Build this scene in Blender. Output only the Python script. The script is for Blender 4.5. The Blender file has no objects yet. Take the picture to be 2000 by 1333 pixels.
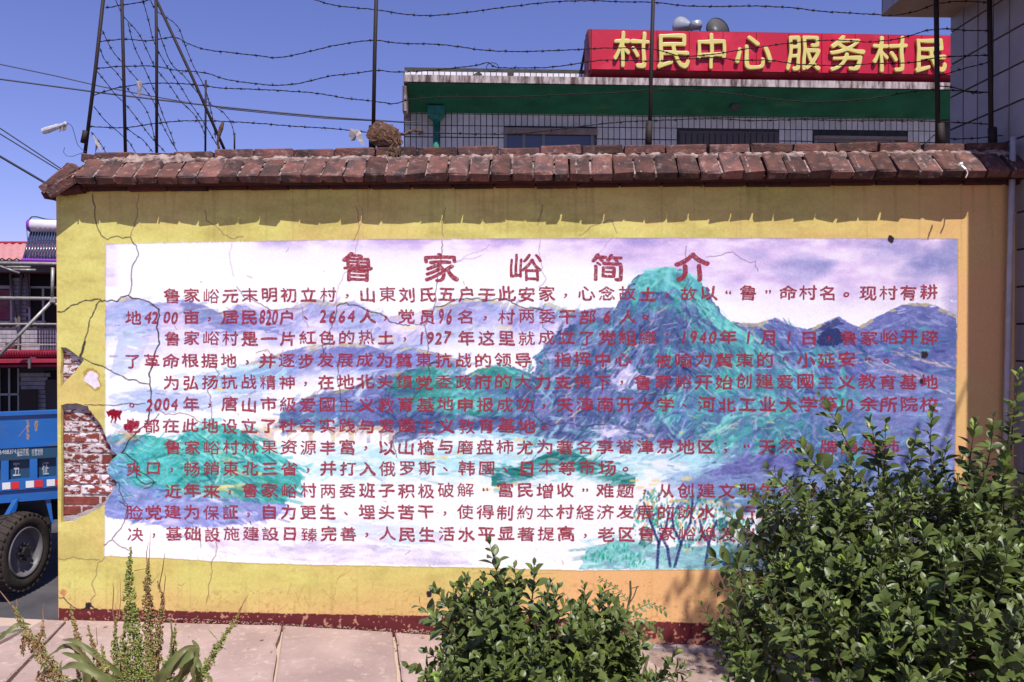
import bpy, bmesh, math, random
import numpy as np
from mathutils import Vector, Matrix, Euler
random.seed(7); rng = np.random.default_rng(11)
S = bpy.context.scene
C = S.collection
R = math.radians

# ---------------------------------------------------------------- camera, sky, sun, exposure
FPX = 1556.0                      # focal length in photo pixels (photo 2000 px wide)
CAM = Vector((0.0, -4.7, 1.75))
YAW, PITCH, SHIFT = R(2.4), R(-0.55), -14.5 / 2000
cd = bpy.data.cameras.new('camera'); cam = bpy.data.objects.new('camera', cd); C.objects.link(cam)
cd.sensor_width = 36; cd.lens = 36 * FPX / 2000; cd.shift_y = SHIFT; cd.clip_start = .05; cd.clip_end = 1500
cam.location = CAM; cam.rotation_euler = Euler((R(90) + PITCH, 0, YAW), 'XYZ')
S.camera = cam
CR = cam.rotation_euler.to_matrix()
SUN_TO = Vector((0.36, -1.0, 1.80)).normalized()      # direction towards the sun
elev = math.asin(SUN_TO.z); azim = math.atan2(SUN_TO.x, SUN_TO.y)
w = bpy.data.worlds.new("World"); S.world = w; w.use_nodes = True
nt = w.node_tree; nt.nodes.clear()
sky = nt.nodes.new('ShaderNodeTexSky'); sky.sky_type = 'NISHITA'; sky.sun_disc = False
sky.sun_elevation = elev; sky.sun_rotation = azim; sky.air_density = 1.0; sky.dust_density = 0.25; sky.ozone_density = 4.5
tint = nt.nodes.new('ShaderNodeMix'); tint.data_type = 'RGBA'; tint.blend_type = 'MULTIPLY'; tint.inputs[0].default_value = 1
tint.inputs[7].default_value = (1.15, .92, 1.38, 1)
bg = nt.nodes.new('ShaderNodeBackground'); bg.inputs[1].default_value = 0.08
wo = nt.nodes.new('ShaderNodeOutputWorld')
nt.links.new(sky.outputs[0], tint.inputs[6]); nt.links.new(tint.outputs[2], bg.inputs[0]); nt.links.new(bg.outputs[0], wo.inputs[0])
sd = bpy.data.lights.new('sun', 'SUN'); sd.energy = 4.8; sd.angle = R(.5); sd.color = (1.0, .965, .90)
sun = bpy.data.objects.new('sun', sd); C.objects.link(sun); sun.rotation_euler = SUN_TO.to_track_quat('Z', 'Y').to_euler()
sun.location = (2, -8, 12)
S.view_settings.view_transform = 'Standard'; S.view_settings.look = 'None'; S.view_settings.exposure = 0.38
S.view_settings.gamma = 1; S.view_settings.use_curve_mapping = False

# ---------------------------------------------------------------- geometry of the view: rays through photo pixels onto real planes
def ray(px, py):
    return CR @ Vector(((px - 1000) / FPX, (666.5 - py) / FPX + SHIFT * 2000 / FPX, -1.0))
def WP(px, py, Y=0.0):            # point on the vertical plane y = Y (the wall front is y = 0)
    r = ray(px, py); t = (Y - CAM.y) / r.y
    return CAM + r * t
def RP(px, py, P, N):             # point on any plane
    r = ray(px, py); t = (P - CAM).dot(N) / r.dot(N)
    return CAM + r * t
def WD(px, py, d): return CAM + ray(px, py) * d
def proj(X, Y, Z):                # numpy projection to photo pixels
    M = np.array(CR.transposed()); v = np.stack([X - CAM.x, Y - CAM.y, Z - CAM.z], 0).reshape(3, -1)
    c = M @ v; d = -c[2]
    return (1000 + c[0] / d * FPX).reshape(X.shape), (666.5 - (c[1] / d - SHIFT * 2000 / FPX) * FPX).reshape(X.shape)
def ground_z(x): return -0.034 * (x + 2.66)
def GP(px, py, lift=0.0):         # point on the sloping pavement plane
    N = Vector((0.034, 0, 1)).normalized(); P = Vector((-2.66, 0, lift))
    return RP(px, py, P, N)

# ---------------------------------------------------------------- objects
def tag(o, label=None, cat=None, group=None, kind=None):
    for k, v in (('label', label), ('category', cat), ('group', group), ('kind', kind)):
        if v: o[k] = v
    return o
def empty(name, loc=(0, 0, 0), **k):
    o = bpy.data.objects.new(name, None); C.objects.link(o); o.location = loc; o.empty_display_size = .1
    return tag(o, **k)
def obj(name, me, parent=None, loc=None, **k):
    o = bpy.data.objects.new(name, me); C.objects.link(o)
    if loc is not None: o.location = loc
    if parent is not None:
        o.parent = parent
        o.matrix_parent_inverse = Matrix.Translation(-Vector(parent.location))
    return tag(o, **k)
class MB:
    def __init__(s): s.v = []; s.f = []; s.m = []
    def add(s, vs, fs, m=0):
        b = len(s.v); s.v += [tuple(v) for v in vs]; s.f += [tuple(b + i for i in f) for f in fs]; s.m += [m] * len(fs)
    def box(s, a, b, m=0):
        x0, y0, z0 = a; x1, y1, z1 = b
        s.add([(x0, y0, z0), (x1, y0, z0), (x1, y1, z0), (x0, y1, z0), (x0, y0, z1), (x1, y0, z1), (x1, y1, z1), (x0, y1, z1)],
              [(0, 3, 2, 1), (4, 5, 6, 7), (0, 1, 5, 4), (1, 2, 6, 5), (2, 3, 7, 6), (3, 0, 4, 7)], m)
    def prism(s, quad, ext, m=0):                     # polygon extruded by a vector
        n = len(quad); q = [Vector(p) for p in quad]; e = Vector(ext)
        s.add(q + [p + e for p in q], [tuple(range(n)), tuple(range(2 * n - 1, n - 1, -1))] + [(i, i + n, (i + 1) % n + n, (i + 1) % n) for i in range(n)], m)
    def tube(s, pts, r, n=6, m=0, cap=True):
        pts = [Vector(p) for p in pts]; k = len(pts); rs = r if isinstance(r, (list, tuple)) else [r] * k
        up = Vector((.13, .27, .95)); b0 = len(s.v); prev = None
        for i, p in enumerate(pts):
            t = (pts[min(i + 1, k - 1)] - pts[max(i - 1, 0)]).normalized()
            if prev is None: a = t.cross(up).normalized() if abs(t.dot(up)) < .98 else t.cross(Vector((1, 0, 0))).normalized()
            else: a = (prev - t * prev.dot(t)).normalized()
            prev = a; c = t.cross(a)
            for j in range(n):
                an = 2 * math.pi * j / n; s.v.append(tuple(p + (a * math.cos(an) + c * math.sin(an)) * rs[i]))
        for i in range(k - 1):
            for j in range(n):
                s.f.append((b0 + i * n + j, b0 + i * n + (j + 1) % n, b0 + (i + 1) * n + (j + 1) % n, b0 + (i + 1) * n + j)); s.m.append(m)
        if cap:
            s.f.append(tuple(b0 + j for j in range(n - 1, -1, -1))); s.f.append(tuple(b0 + (k - 1) * n + j for j in range(n))); s.m += [m, m]
    def mesh(s, name, mats, smooth=False):
        me = bpy.data.meshes.new(name); me.from_pydata(s.v, [], s.f)
        for m in (mats if isinstance(mats, (list, tuple)) else [mats]): me.materials.append(m)
        me.polygons.foreach_set('material_index', s.m)
        if smooth: me.polygons.foreach_set('use_smooth', [True] * len(s.f))
        me.update(); return me
    def build(s, name, mats, parent=None, smooth=False, **k): return obj(name, s.mesh(name, mats, smooth), parent, **k)
def share(name, me, parent, mat4=None, **k):          # one more object on shared mesh data
    o = obj(name, me, parent, **k)
    if mat4 is not None: o.matrix_basis = mat4
    return o

# ---------------------------------------------------------------- materials
def lin(c): return tuple(((x / 255) / 12.92 if x / 255 <= .04045 else ((x / 255 + .055) / 1.055) ** 2.4) for x in c)
def pmat(name, c1, c2=None, scale=8, rough=.8, bump=.0, bscale=40, spec=.35, metal=0, rnd=0.0, stretch=(1, 1, 1), thr=(.35, .65), c3=None, s3=30, t3=(.6, .7), detail=6):
    m = bpy.data.materials.new(name); m.use_nodes = True; t = m.node_tree; N = t.nodes; L = t.links
    b = N['Principled BSDF']; b.inputs['Roughness'].default_value = rough; b.inputs['Metallic'].default_value = metal
    b.inputs['Specular IOR Level'].default_value = spec
    tc = N.new('ShaderNodeTexCoord'); mp = N.new('ShaderNodeMapping'); mp.inputs['Scale'].default_value = stretch
    L.new(tc.outputs['Object'], mp.inputs[0])
    vec = mp.outputs[0]
    if rnd:
        oi = N.new('ShaderNodeObjectInfo'); ad = N.new('ShaderNodeVectorMath'); ad.operation = 'MULTIPLY_ADD'
        cb = N.new('ShaderNodeCombineXYZ'); 
        for i in range(3): L.new(oi.outputs['Random'], cb.inputs[i])
        L.new(cb.outputs[0], ad.inputs[0]); ad.inputs[1].default_value = (37, 51, 73); L.new(mp.outputs[0], ad.inputs[2]); vec = ad.outputs[0]
    def noise(sc, lo, hi):
        n = N.new('ShaderNodeTexNoise'); n.inputs['Scale'].default_value = sc; n.inputs['Detail'].default_value = detail; n.inputs['Roughness'].default_value = .62
        L.new(vec, n.inputs['Vector']); r = N.new('ShaderNodeMapRange'); r.inputs[1].default_value = lo; r.inputs[2].default_value = hi
        L.new(n.outputs[0], r.inputs[0]); return r.outputs[0]
    def mix(a, bb, f, mode='MIX'):
        x = N.new('ShaderNodeMix'); x.data_type = 'RGBA'; x.blend_type = mode
        for sk, v in ((x.inputs[0], f), (x.inputs[6], a), (x.inputs[7], bb)):
            if isinstance(v, (int, float)): sk.default_value = v
            elif isinstance(v, tuple): sk.default_value = v + (1,)
            else: L.new(v, sk)
        return x.outputs[2]
    col = tuple(c1)
    if c2: col = mix(tuple(c1), tuple(c2), noise(scale, *thr))
    if c3: col = mix(col, tuple(c3), noise(s3, *t3))
    if rnd:
        hs = N.new('ShaderNodeHueSaturation'); r = N.new('ShaderNodeMapRange'); r.inputs[3].default_value = 1 - rnd; r.inputs[4].default_value = 1 + rnd
        L.new(oi.outputs['Random'], r.inputs[0]); L.new(r.outputs[0], hs.inputs['Value'])
        if isinstance(col, tuple): hs.inputs['Color'].default_value = col + (1,)
        else: L.new(col, hs.inputs['Color'])
        col = hs.outputs[0]
    if isinstance(col, tuple): b.inputs['Base Color'].default_value = col + (1,)
    else: L.new(col, b.inputs['Base Color'])
    if bump:
        n = N.new('ShaderNodeTexNoise'); n.inputs['Scale'].default_value = bscale; n.inputs['Detail'].default_value = 5; L.new(vec, n.inputs['Vector'])
        bp = N.new('ShaderNodeBump'); bp.inputs['Strength'].default_value = min(1, bump); bp.inputs['Distance'].default_value = .004 if bump <= 1 else .004 * bump
        L.new(n.outputs[0], bp.inputs['Height']); L.new(bp.outputs[0], b.inputs['Normal'])
    return m
M = {}
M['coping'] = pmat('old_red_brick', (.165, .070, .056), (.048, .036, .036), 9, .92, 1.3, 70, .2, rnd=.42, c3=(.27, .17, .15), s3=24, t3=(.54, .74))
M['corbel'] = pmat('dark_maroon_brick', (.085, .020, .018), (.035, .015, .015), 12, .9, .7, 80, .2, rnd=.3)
M['brick'] = pmat('limewashed_brick', (.19, .045, .032), (.60, .54, .56), 22, .9, .8, 90, .2, rnd=.2, stretch=(1, 1, 1.9), thr=(.49, .54), detail=8)
M['brick_raw'] = pmat('bare_red_brick', (.20, .048, .034), (.12, .032, .025), 22, .9, .8, 90, .2, rnd=.2)
M['mortar'] = pmat('lime_mortar', (.58, .50, .49), (.20, .13, .12), 34, .95, 1.0, 110, .1, thr=(.42, .62))
M['mortar_top'] = pmat('weathered_mortar', (.36, .27, .24), (.085, .045, .04), 22, .95, 1.0, 110, .1, thr=(.4, .66))
M['iron'] = pmat('rusty_iron', (.012, .009, .010), (.03, .015, .013), 60, .7, .4, 200, .3)
M['wire'] = pmat('rusty_wire', (.008, .007, .009), (.022, .012, .012), 70, .75, 0, 200, .25)
M['black'] = pmat('black_cable', (.012, .012, .016), rough=.6)
M['grey_cable'] = pmat('grey_cable', (.07, .07, .10), rough=.6)
M['asphalt'] = pmat('asphalt', (.050, .047, .052), (.085, .078, .082), 3, .9, .6, 220, .2, c3=(.12, .11, .11), s3=160, t3=(.62, .7))
M['concrete'] = pmat('pinkish_concrete', (.385, .275, .245), (.28, .195, .175), 2.6, .9, .35, 150, .2, rnd=.07, c3=(.47, .40, .30), s3=22, t3=(.55, .76), detail=10)
M['concrete_road'] = pmat('grey_concrete_road', (.30, .235, .225), (.23, .175, .17), 3, .9, .4, 160, .2, c3=(.40, .34, .28), s3=40, t3=(.62, .74))
M['soil'] = pmat('dry_soil', (.34, .255, .21), (.20, .14, .115), 7, .95, 1.0, 60, .1, c3=(.46, .38, .31), s3=60, t3=(.6, .7))
# ---------------------------------------------------------------- polygons with holes -> mesh, and brush lettering
def fill_loops(loops, thick=0.0, bevel=0.0):
    cu = bpy.data.curves.new('tmp', 'CURVE'); cu.dimensions = '2D'; cu.fill_mode = 'BOTH' if thick == 0 and bevel == 0 else 'BOTH'
    cu.extrude = thick; cu.bevel_depth = bevel; cu.bevel_resolution = 1 if bevel else 0
    for lp in loops:
        sp = cu.splines.new('POLY'); sp.points.add(len(lp) - 1); sp.use_cyclic_u = True
        for i, p in enumerate(lp): sp.points[i].co = (p[0], p[1], 0, 1)
    o = bpy.data.objects.new('tmp', cu); C.objects.link(o); bpy.context.view_layer.update()
    me = o.evaluated_get(bpy.context.evaluated_depsgraph_get()).to_mesh()
    v = [tuple(x.co) for x in me.vertices]; f = [tuple(p.vertices) for p in me.polygons]
    o.evaluated_get(bpy.context.evaluated_depsgraph_get()).to_mesh_clear()
    bpy.data.objects.remove(o); bpy.data.curves.remove(cu)
    return v, f
_tc = bpy.data.curves.new('glyph', 'FONT'); _to = bpy.data.objects.new('glyph', _tc); C.objects.link(_to)
_gl = {}
def glyph_loops(ch):
    """outline loops of one character (built-in font), thinned to even steps"""
    if ch in _gl: return _gl[ch]
    _tc.body = ch; _tc.resolution_u = 3; bpy.context.view_layer.update()
    me = _to.evaluated_get(bpy.context.evaluated_depsgraph_get()).to_mesh()
    cnt = {}
    for p in me.polygons:
        vs = list(p.vertices)
        for a, b in zip(vs, vs[1:] + vs[:1]):
            cnt[(a, b)] = cnt.get((a, b), 0) + 1
    nx = {}
    for (a, b), n in cnt.items():
        if (b, a) not in cnt: nx.setdefault(a, []).append(b)
    co = [np.array(v.co[:2]) for v in me.vertices]; loops = []
    while nx:
        s = next(iter(nx)); cur = s; lp = []
        while cur in nx:
            lp.append(co[cur]); l = nx[cur]; n = l.pop()
            if not l: del nx[cur]
            cur = n
            if cur == s: break
        if len(lp) > 2: loops.append(np.array(lp))
    _to.evaluated_get(bpy.context.evaluated_depsgraph_get()).to_mesh_clear()
    _gl[ch] = loops; return loops
def brush(loops, seed, grow=.022, flare=.02, step=.03, warp=.02):
    """turn type outlines into brushed ones: resample, thicken, flare, round the corners"""
    rs = np.random.default_rng(seed); ph = rs.uniform(0, 6.28, 6); out = []
    for lp in loops:
        P = []
        n = len(lp)
        for i in range(n):
            a, b = lp[i], lp[(i + 1) % n]; k = max(1, int(np.linalg.norm(b - a) / step))
            for j in range(k): P.append(a + (b - a) * j / k)
        P = np.array(P)
        if len(P) < 4: continue
        area = .5 * np.sum(P[:, 0] * np.roll(P[:, 1], -1) - np.roll(P[:, 0], -1) * P[:, 1])
        T = np.roll(P, -1, 0) - np.roll(P, 1, 0); T /= np.linalg.norm(T, axis=1, keepdims=True) + 1e-9
        Nn = np.stack([T[:, 1], -T[:, 0]], 1)     # outward for CCW outer loops (and into the hole for holes)
        g = grow + flare * .5 * (1 + np.sin(P[:, 0] * 7 + ph[0]) * np.sin(P[:, 1] * 6 + ph[1])) * .6
        # clerical script: heavy horizontals whose ends sweep wide at the right and bottom
        g = g * (1 + .35 * np.abs(Nn[:, 1])) + flare * np.clip((P[:, 0] - .62) * 2.4, 0, 1) * (np.abs(Nn[:, 1])) * (P[:, 1] < .45)
        g = g * (.25 if abs(area) < .012 else .5 if abs(area) < .035 else 1)
        P = P + Nn * g[:, None]
        for _ in range(1): P = .5 * P + .25 * (np.roll(P, 1, 0) + np.roll(P, -1, 0))
        x, y = P[:, 0], P[:, 1]
        y2 = y - warp * 1.5 * np.cos((x - .5) * math.pi) * .5 * (y - .2) + warp * np.sin(x * 5 + ph[2])
        x2 = x + warp * np.sin(y * 5 + ph[3]) + warp * .5 * np.sin(y * 11 + ph[4])
        out.append(np.stack([x2, y2], 1))
    return out

# ---------------------------------------------------------------- the mural, painted stroke by stroke into a generated image (photo-pixel canvas)
CX0, CY0, CW, CH = 96, 350, 1910, 960
def smooth_noise(h, w, sy, sx, seed, octs=3):
    r = np.random.default_rng(seed); out = np.zeros((h, w), np.float32); amp = 1.0; tot = 0
    for o in range(octs):
        gy, gx = max(2, int(h / sy * 2 ** o)) + 2, max(2, int(w / sx * 2 ** o)) + 2
        g = r.random((gy, gx), dtype=np.float32)
        yy = np.linspace(0, gy - 1.001, h); xx = np.linspace(0, gx - 1.001, w)
        y0 = yy.astype(int); x0 = xx.astype(int); fy = (yy - y0).astype(np.float32); fx = (xx - x0).astype(np.float32)
        fy = fy * fy * (3 - 2 * fy); fx = fx * fx * (3 - 2 * fx)
        rows = g[y0] * (1 - fy)[:, None] + g[y0 + 1] * fy[:, None]
        v = rows[:, x0] * (1 - fx) + rows[:, x0 + 1] * fx
        out += v * amp; tot += amp; amp *= .55
    return out / tot
YY, XX = np.mgrid[CY0:CY0 + CH, CX0:CX0 + CW].astype(np.float32)
N1 = smooth_noise(CH, CW, 60, 90, 1); N2 = smooth_noise(CH, CW, 14, 40, 2); N3 = smooth_noise(CH, CW, 5, 5, 3, 2); N4 = smooth_noise(CH, CW, 150, 220, 4)
NG = np.random.default_rng(5).random((CH, CW)).astype(np.float32)
def rgb(*c): return np.array(c, np.float32) / 255
def poly_mask(pts, soft=1.0):
    m = np.zeros((CH, CW), bool); pts = [(p[0], p[1]) for p in pts]
    x0 = max(0, int(min(p[0] for p in pts)) - CX0 - 1); x1 = min(CW, int(max(p[0] for p in pts)) - CX0 + 2)
    y0 = max(0, int(min(p[1] for p in pts)) - CY0 - 1); y1 = min(CH, int(max(p[1] for p in pts)) - CY0 + 2)
    X = XX[y0:y1, x0:x1]; Y = YY[y0:y1, x0:x1]
    dx = (N2[y0:y1, x0:x1] - .5) * 10; dy = (N3[y0:y1, x0:x1] - .5) * 7
    X = X + dx * soft; Y = Y + dy * soft; a = np.zeros(X.shape, bool)
    for (ax, ay), (bx, by) in zip(pts, pts[1:] + pts[:1]):
        if ay == by: continue
        c = (Y >= min(ay, by)) & (Y < max(ay, by)) & (X < ax + (Y - ay) * (bx - ax) / (by - ay)); a ^= c
    m[y0:y1, x0:x1] = a; return m
def ramp(t, cols):
    t = np.clip(t, 0, .9999) * (len(cols) - 1); i = t.astype(int); f = (t - i)[..., None]
    cols = np.array(cols); return cols[i] * (1 - f) + cols[i + 1] * f
img = np.empty((CH, CW, 3), np.float32)
WHITE = rgb(243, 241, 243)
# yellow plaster
t = np.clip((N1 - .3) * 1.6, 0, 1)
img[:] = ramp(np.clip(t * .55 + (N2 - .3) * .5 + (N3 - .5) * .35, 0, 1), [rgb(188, 174, 98), rgb(206, 195, 110), rgb(217, 209, 122), rgb(225, 218, 136)])
redd = np.clip((XX - 1500) / 380, 0, 1) * .8 + np.clip((XX - 980) / 160, 0, 1) * np.clip((YY - 1080) / 40, 0, 1) * .75 + np.clip((YY - 1140) / 60, 0, 1) * .55 + np.clip((N4 - .5) * 1.5, 0, .25)  # orange paint shift; at lower right it also stands in for shade
redd = np.clip(redd, 0, 1)[..., None]
img = img * (1 - redd) + rgb(228, 176, 120) * redd
st = (np.clip((N2 - .60) * 5, 0, 1) * np.clip((YY - 1060) / 60, 0, 1) * np.clip((N1 - .42) * 5, 0, 1) * (N3 > .5))[..., None] * .28
img = img * (1 - st) + rgb(150, 120, 66) * st
drip = smooth_noise(CH, CW, 260, 7, 12); dr_ = (np.clip((drip - .62) * 6, 0, 1) * np.clip(1 - (YY - 375) / 260, 0, 1) * .16 + np.clip((drip - .6) * 5, 0, 1) * np.clip((YY - 1080) / 80, 0, 1) * .14)[..., None]
img = img * (1 - dr_) + rgb(120, 92, 60) * dr_
spl = (np.clip((N3 - .62) * 9, 0, 1) * np.clip((YY - 1130) / 70, 0, 1) * .5)[..., None]; img = img * (1 - spl) + rgb(168, 132, 84) * spl
img *= (1 - (NG[..., None] - .5) * .10)
# white ground of the mural
OUT = [(205, 476), (700, 467), (930, 466), (1300, 464), (1600, 465), (1870, 466), (1869, 600), (1866, 760), (1864, 900), (1862, 1120), (1500, 1116), (1380, 1112), (1130, 1114), (900, 1108), (600, 1103), (450, 1098), (320, 1090), (203, 1086), (204, 900)]
PM = poly_mask(OUT, .22); P = np.broadcast_to(WHITE, img.shape).copy()
def lay(mask, cols, nz=None, alpha=1.0, sc=1.0):
    global P
    y, x = np.where(mask)
    if len(y) == 0: return
    y0, y1, x0, x1 = y.min(), y.max() + 1, x.min(), x.max() + 1
    mm = mask[y0:y1, x0:x1]; n = (N1 * .5 + N2 * .5 if nz is None else nz)[y0:y1, x0:x1]
    c = ramp((n - .5) * 1.9 * sc + .5, cols); a = alpha[y0:y1, x0:x1] if isinstance(alpha, np.ndarray) else alpha
    a = (mm * a)[..., None]; P[y0:y1, x0:x1] = P[y0:y1, x0:x1] * (1 - a) + c * a
full = np.ones((CH, CW), bool)
LIL, LIL2, BLV = rgb(218, 196, 226), rgb(192, 172, 212), rgb(150, 156, 200)
SL, SLD, TE, TEL, TED = rgb(112, 130, 172), rgb(86, 100, 146), rgb(92, 182, 170), rgb(140, 218, 208), rgb(60, 148, 136)
OC, PK = rgb(228, 206, 138), rgb(230, 190, 180)
# sky
a = np.clip((XX - 350) / 1100, 0, 1) * np.clip(1 - (YY - 465) / (60 + 110 * np.clip((XX - 1150) / 400, 0, 1)), 0, 1)
a = np.clip(a * 2.2 * (0.45 + N1), 0, .95)
lay(full, [rgb(232, 218, 238), LIL, LIL2], alpha=a)
a = np.clip(1 - (YY - 466) / 26, 0, 1) * np.clip((XX - 440) / 60, 0, 1) * np.clip((N1 * .6 + N2 * .4 - .38) * 5, 0, .9)
lay(full, [LIL, LIL2, rgb(168, 156, 208)], alpha=a)
a = np.clip((XX - 1380) / 240, 0, 1) * np.clip(1 - abs(YY - 510) / 75, 0, 1) * np.clip((N1 - .38) * 4, 0, .85)
lay(full, [LIL2, BLV, rgb(136, 140, 194)], alpha=a)
a = np.clip((XX - 1835) / 30, 0, .7) * np.ones_like(YY) * (YY < 620); lay(full, [LIL2, BLV], alpha=a)
a = np.clip(1 - (XX - 205) / 30, 0, .5) * (YY < 560) * N2 * 1.4; lay(full, [LIL, LIL2], alpha=a)
def hill(ridge, bottom, cols, fade=None, alpha=1.0, nz=None, rim=None):
    pts = list(ridge) + [(ridge[-1][0], bottom), (ridge[0][0], bottom)]
    m = poly_mask(pts, .5); al = alpha
    xs = [p[0] for p in ridge]; ys = [p[1] for p in ridge]
    top = np.interp(XX[0], xs, ys)[None, :]
    if fade: al = np.clip(1 - (YY - top - fade[0]) / fade[1] + (N2 - .5) * .7, 0, 1) * alpha
    lay(m, cols, nz, al)
    if rim is not None:
        e = poly_mask(pts) & (np.abs(YY - top) < 4 + 5 * N2) & (N2 > .5); lay(e, [rim, rim], alpha=.6)
# far ridges
hill([(205, 597), (248, 580), (300, 592), (325, 590), (357, 584), (390, 596), (430, 612), (462, 594), (480, 592), (515, 602), (550, 606), (580, 596), (606, 585), (650, 592), (690, 588), (725, 606), (760, 618), (800, 614), (850, 600), (900, 584), (945, 579), (985, 592), (1040, 604), (1072, 590), (1105, 604), (1145, 606), (1185, 600), (1215, 612)], 720,
     [rgb(226, 220, 238), rgb(200, 192, 226), rgb(166, 170, 214), rgb(186, 206, 226)], fade=(38, 60), rim=OC)
hill([(357, 594), (372, 592), (400, 596), (432, 612), (440, 640), (400, 650), (370, 640)], 655, [BLV, SL], fade=(20, 34), alpha=.8)
hill([(428, 628), (462, 596), (480, 597), (520, 625), (545, 645)], 650, [BLV, rgb(122, 130, 192)], fade=(24, 30), alpha=.9)
hill([(575, 612), (606, 590), (640, 604), (660, 625)], 650, [rgb(180, 176, 220), BLV], fade=(14, 26), alpha=.7)
hill([(870, 606), (935, 586), (985, 604), (1030, 618)], 650, [rgb(180, 176, 220), BLV], fade=(14, 30), alpha=.7)
hill([(1110, 612), (1150, 604), (1190, 600), (1220, 618)], 680, [rgb(160, 160, 210), SL], fade=(34, 30), alpha=.8)
lay(poly_mask([(205, 590), (290, 590), (300, 640), (270, 720), (215, 740), (230, 660)]), [rgb(226, 218, 240), rgb(160, 186, 220), rgb(190, 182, 222)], alpha=.55)
lay(poly_mask([(300, 640), (350, 600), (380, 620), (420, 640), (400, 690), (330, 720), (260, 700)]), [rgb(226, 218, 240), rgb(196, 186, 226)], alpha=.5)
# second, bluer range
hill([(430, 735), (490, 720), (545, 690), (590, 678), (640, 670), (700, 670), (750, 684), (800, 676), (850, 688), (900, 704)], 770, [rgb(206, 200, 232), BLV, rgb(130, 136, 196), rgb(170, 190, 220)], fade=(34, 46), rim=OC)
lay(poly_mask([(380, 735), (480, 712), (560, 710), (560, 740), (470, 768), (390, 760)]), [rgb(220, 236, 240), rgb(168, 206, 224), rgb(150, 180, 216)], alpha=.75)
lay(poly_mask([(210, 770), (300, 760), (420, 775), (560, 780), (420, 800), (300, 808), (215, 800)]), [rgb(224, 224, 240), rgb(150, 172, 212), rgb(190, 196, 224)], alpha=.7)
# middle dark massif
hill([(545, 806), (600, 775), (650, 764), (700, 752), (760, 732), (800, 722), (850, 714), (885, 722), (906, 738), (930, 722), (960, 716), (1000, 716), (1040, 732), (1085, 748)], 850,
     [TE, rgb(96, 150, 170), SL, SLD, rgb(92, 104, 164)], fade=(100, 40), rim=OC)
lay(poly_mask([(760, 745), (800, 724), (850, 716), (900, 745), (950, 790), (980, 815), (900, 812), (820, 800), (770, 775)]), [TEL, TE, TED, rgb(96, 160, 160)], alpha=.8)
lay(poly_mask([(930, 722), (985, 716), (1060, 744), (1100, 800), (1010, 780), (960, 750)]), [TE, TED, rgb(96, 160, 170)], alpha=.8)
lay(poly_mask([(545, 800), (640, 768), (740, 760), (770, 790), (740, 830), (660, 820), (600, 806)]), [BLV, rgb(120, 130, 190), rgb(180, 180, 220)], alpha=.6)
lay(poly_mask([(700, 830), (820, 800), (950, 815), (1100, 800), (1180, 860), (1060, 872), (900, 846), (760, 866), (690, 862)]), [SL, SLD, rgb(110, 140, 180)], alpha=.85)
# right range
hill([(1420, 626), (1446, 631), (1480, 631), (1513, 621), (1545, 636), (1575, 643), (1600, 634), (1637, 618), (1660, 632), (1676, 638), (1720, 614), (1760, 596), (1790, 591), (1820, 594), (1868, 616)], 960,
     [rgb(150, 152, 200), rgb(128, 132, 188), rgb(108, 118, 176), rgb(104, 160, 182)], rim=OC)
# the great peak
PEAK = [(985, 765), (1020, 745), (1052, 712), (1040, 700), (1060, 680), (1085, 648), (1130, 628), (1195, 612), (1207, 585), (1225, 560), (1240, 542), (1262, 530), (1300, 521), (1335, 528), (1362, 545), (1385, 572), (1405, 606), (1425, 628), (1450, 640), (1490, 650), (1540, 690), (1580, 720), (1640, 760), (1700, 800), (1700, 960), (1450, 1000), (1300, 930), (1200, 880), (1120, 850), (1010, 800)]
diag = smooth_noise(CH * 2, CW, 40, 16, 9)          # strokes that lean with the slope
sh = (XX * .0 + YY - CY0 + (XX - CX0) * .55).astype(int) % (CH * 2)
D1 = diag[sh, (XX - CX0).astype(int)]
lay(poly_mask(PEAK), [TEL, TE, rgb(96, 130, 176), SL, SLD, SL, rgb(120, 130, 190)], nz=D1 * .6 + N1 * .4)
lay(poly_mask([(1236, 548), (1262, 530), (1300, 521), (1340, 530), (1368, 550), (1400, 605), (1450, 645), (1560, 740), (1500, 720), (1420, 660), (1360, 610), (1300, 570), (1250, 570)]), [TEL, rgb(112, 196, 200), TE, SL], nz=D1, alpha=.85)
lay(poly_mask([(1060, 690), (1110, 650), (1200, 620), (1230, 640), (1190, 690), (1120, 720), (1050, 740)]), [rgb(150, 150, 204), SL, TE], nz=D1, alpha=.75)
lay(poly_mask([(1190, 640), (1260, 600), (1330, 620), (1300, 700), (1220, 760), (1130, 800), (1060, 790), (1120, 720)]), [SL, SLD, SL, BLV], nz=D1, alpha=.7)
lay(poly_mask([(1040, 800), (1120, 740), (1190, 760), (1260, 790), (1330, 860), (1300, 910), (1180, 870), (1080, 850)]), [SL, SLD, BLV, rgb(140, 120, 180)], nz=D1, alpha=.75)
lay(poly_mask([(1330, 640), (1420, 650), (1540, 730), (1600, 800), (1500, 900), (1400, 900), (1330, 800), (1370, 720)]), [TEL, TE, rgb(110, 160, 190), SL], nz=D1, alpha=.6)
lay(poly_mask([(1560, 760), (1640, 730), (1700, 780), (1690, 860), (1600, 900), (1540, 850)]), [TE, rgb(96, 120, 176), BLV], nz=D1, alpha=.6)
lay(poly_mask([(1700, 700), (1868, 740), (1866, 900), (1740, 900), (1660, 820)]), [SL, BLV, rgb(110, 150, 190)], alpha=.6)
lay(poly_mask([(1215, 705), (1240, 718), (1262, 745), (1240, 760), (1205, 762), (1190, 740)]), [rgb(236, 228, 242), rgb(206, 196, 228)], nz=N3, alpha=.9)
lay(poly_mask([(1172, 844), (1190, 834), (1210, 828), (1232, 838), (1222, 850), (1190, 854)]), [rgb(236, 228, 242), rgb(206, 196, 228)], nz=N3, alpha=.9)
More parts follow.
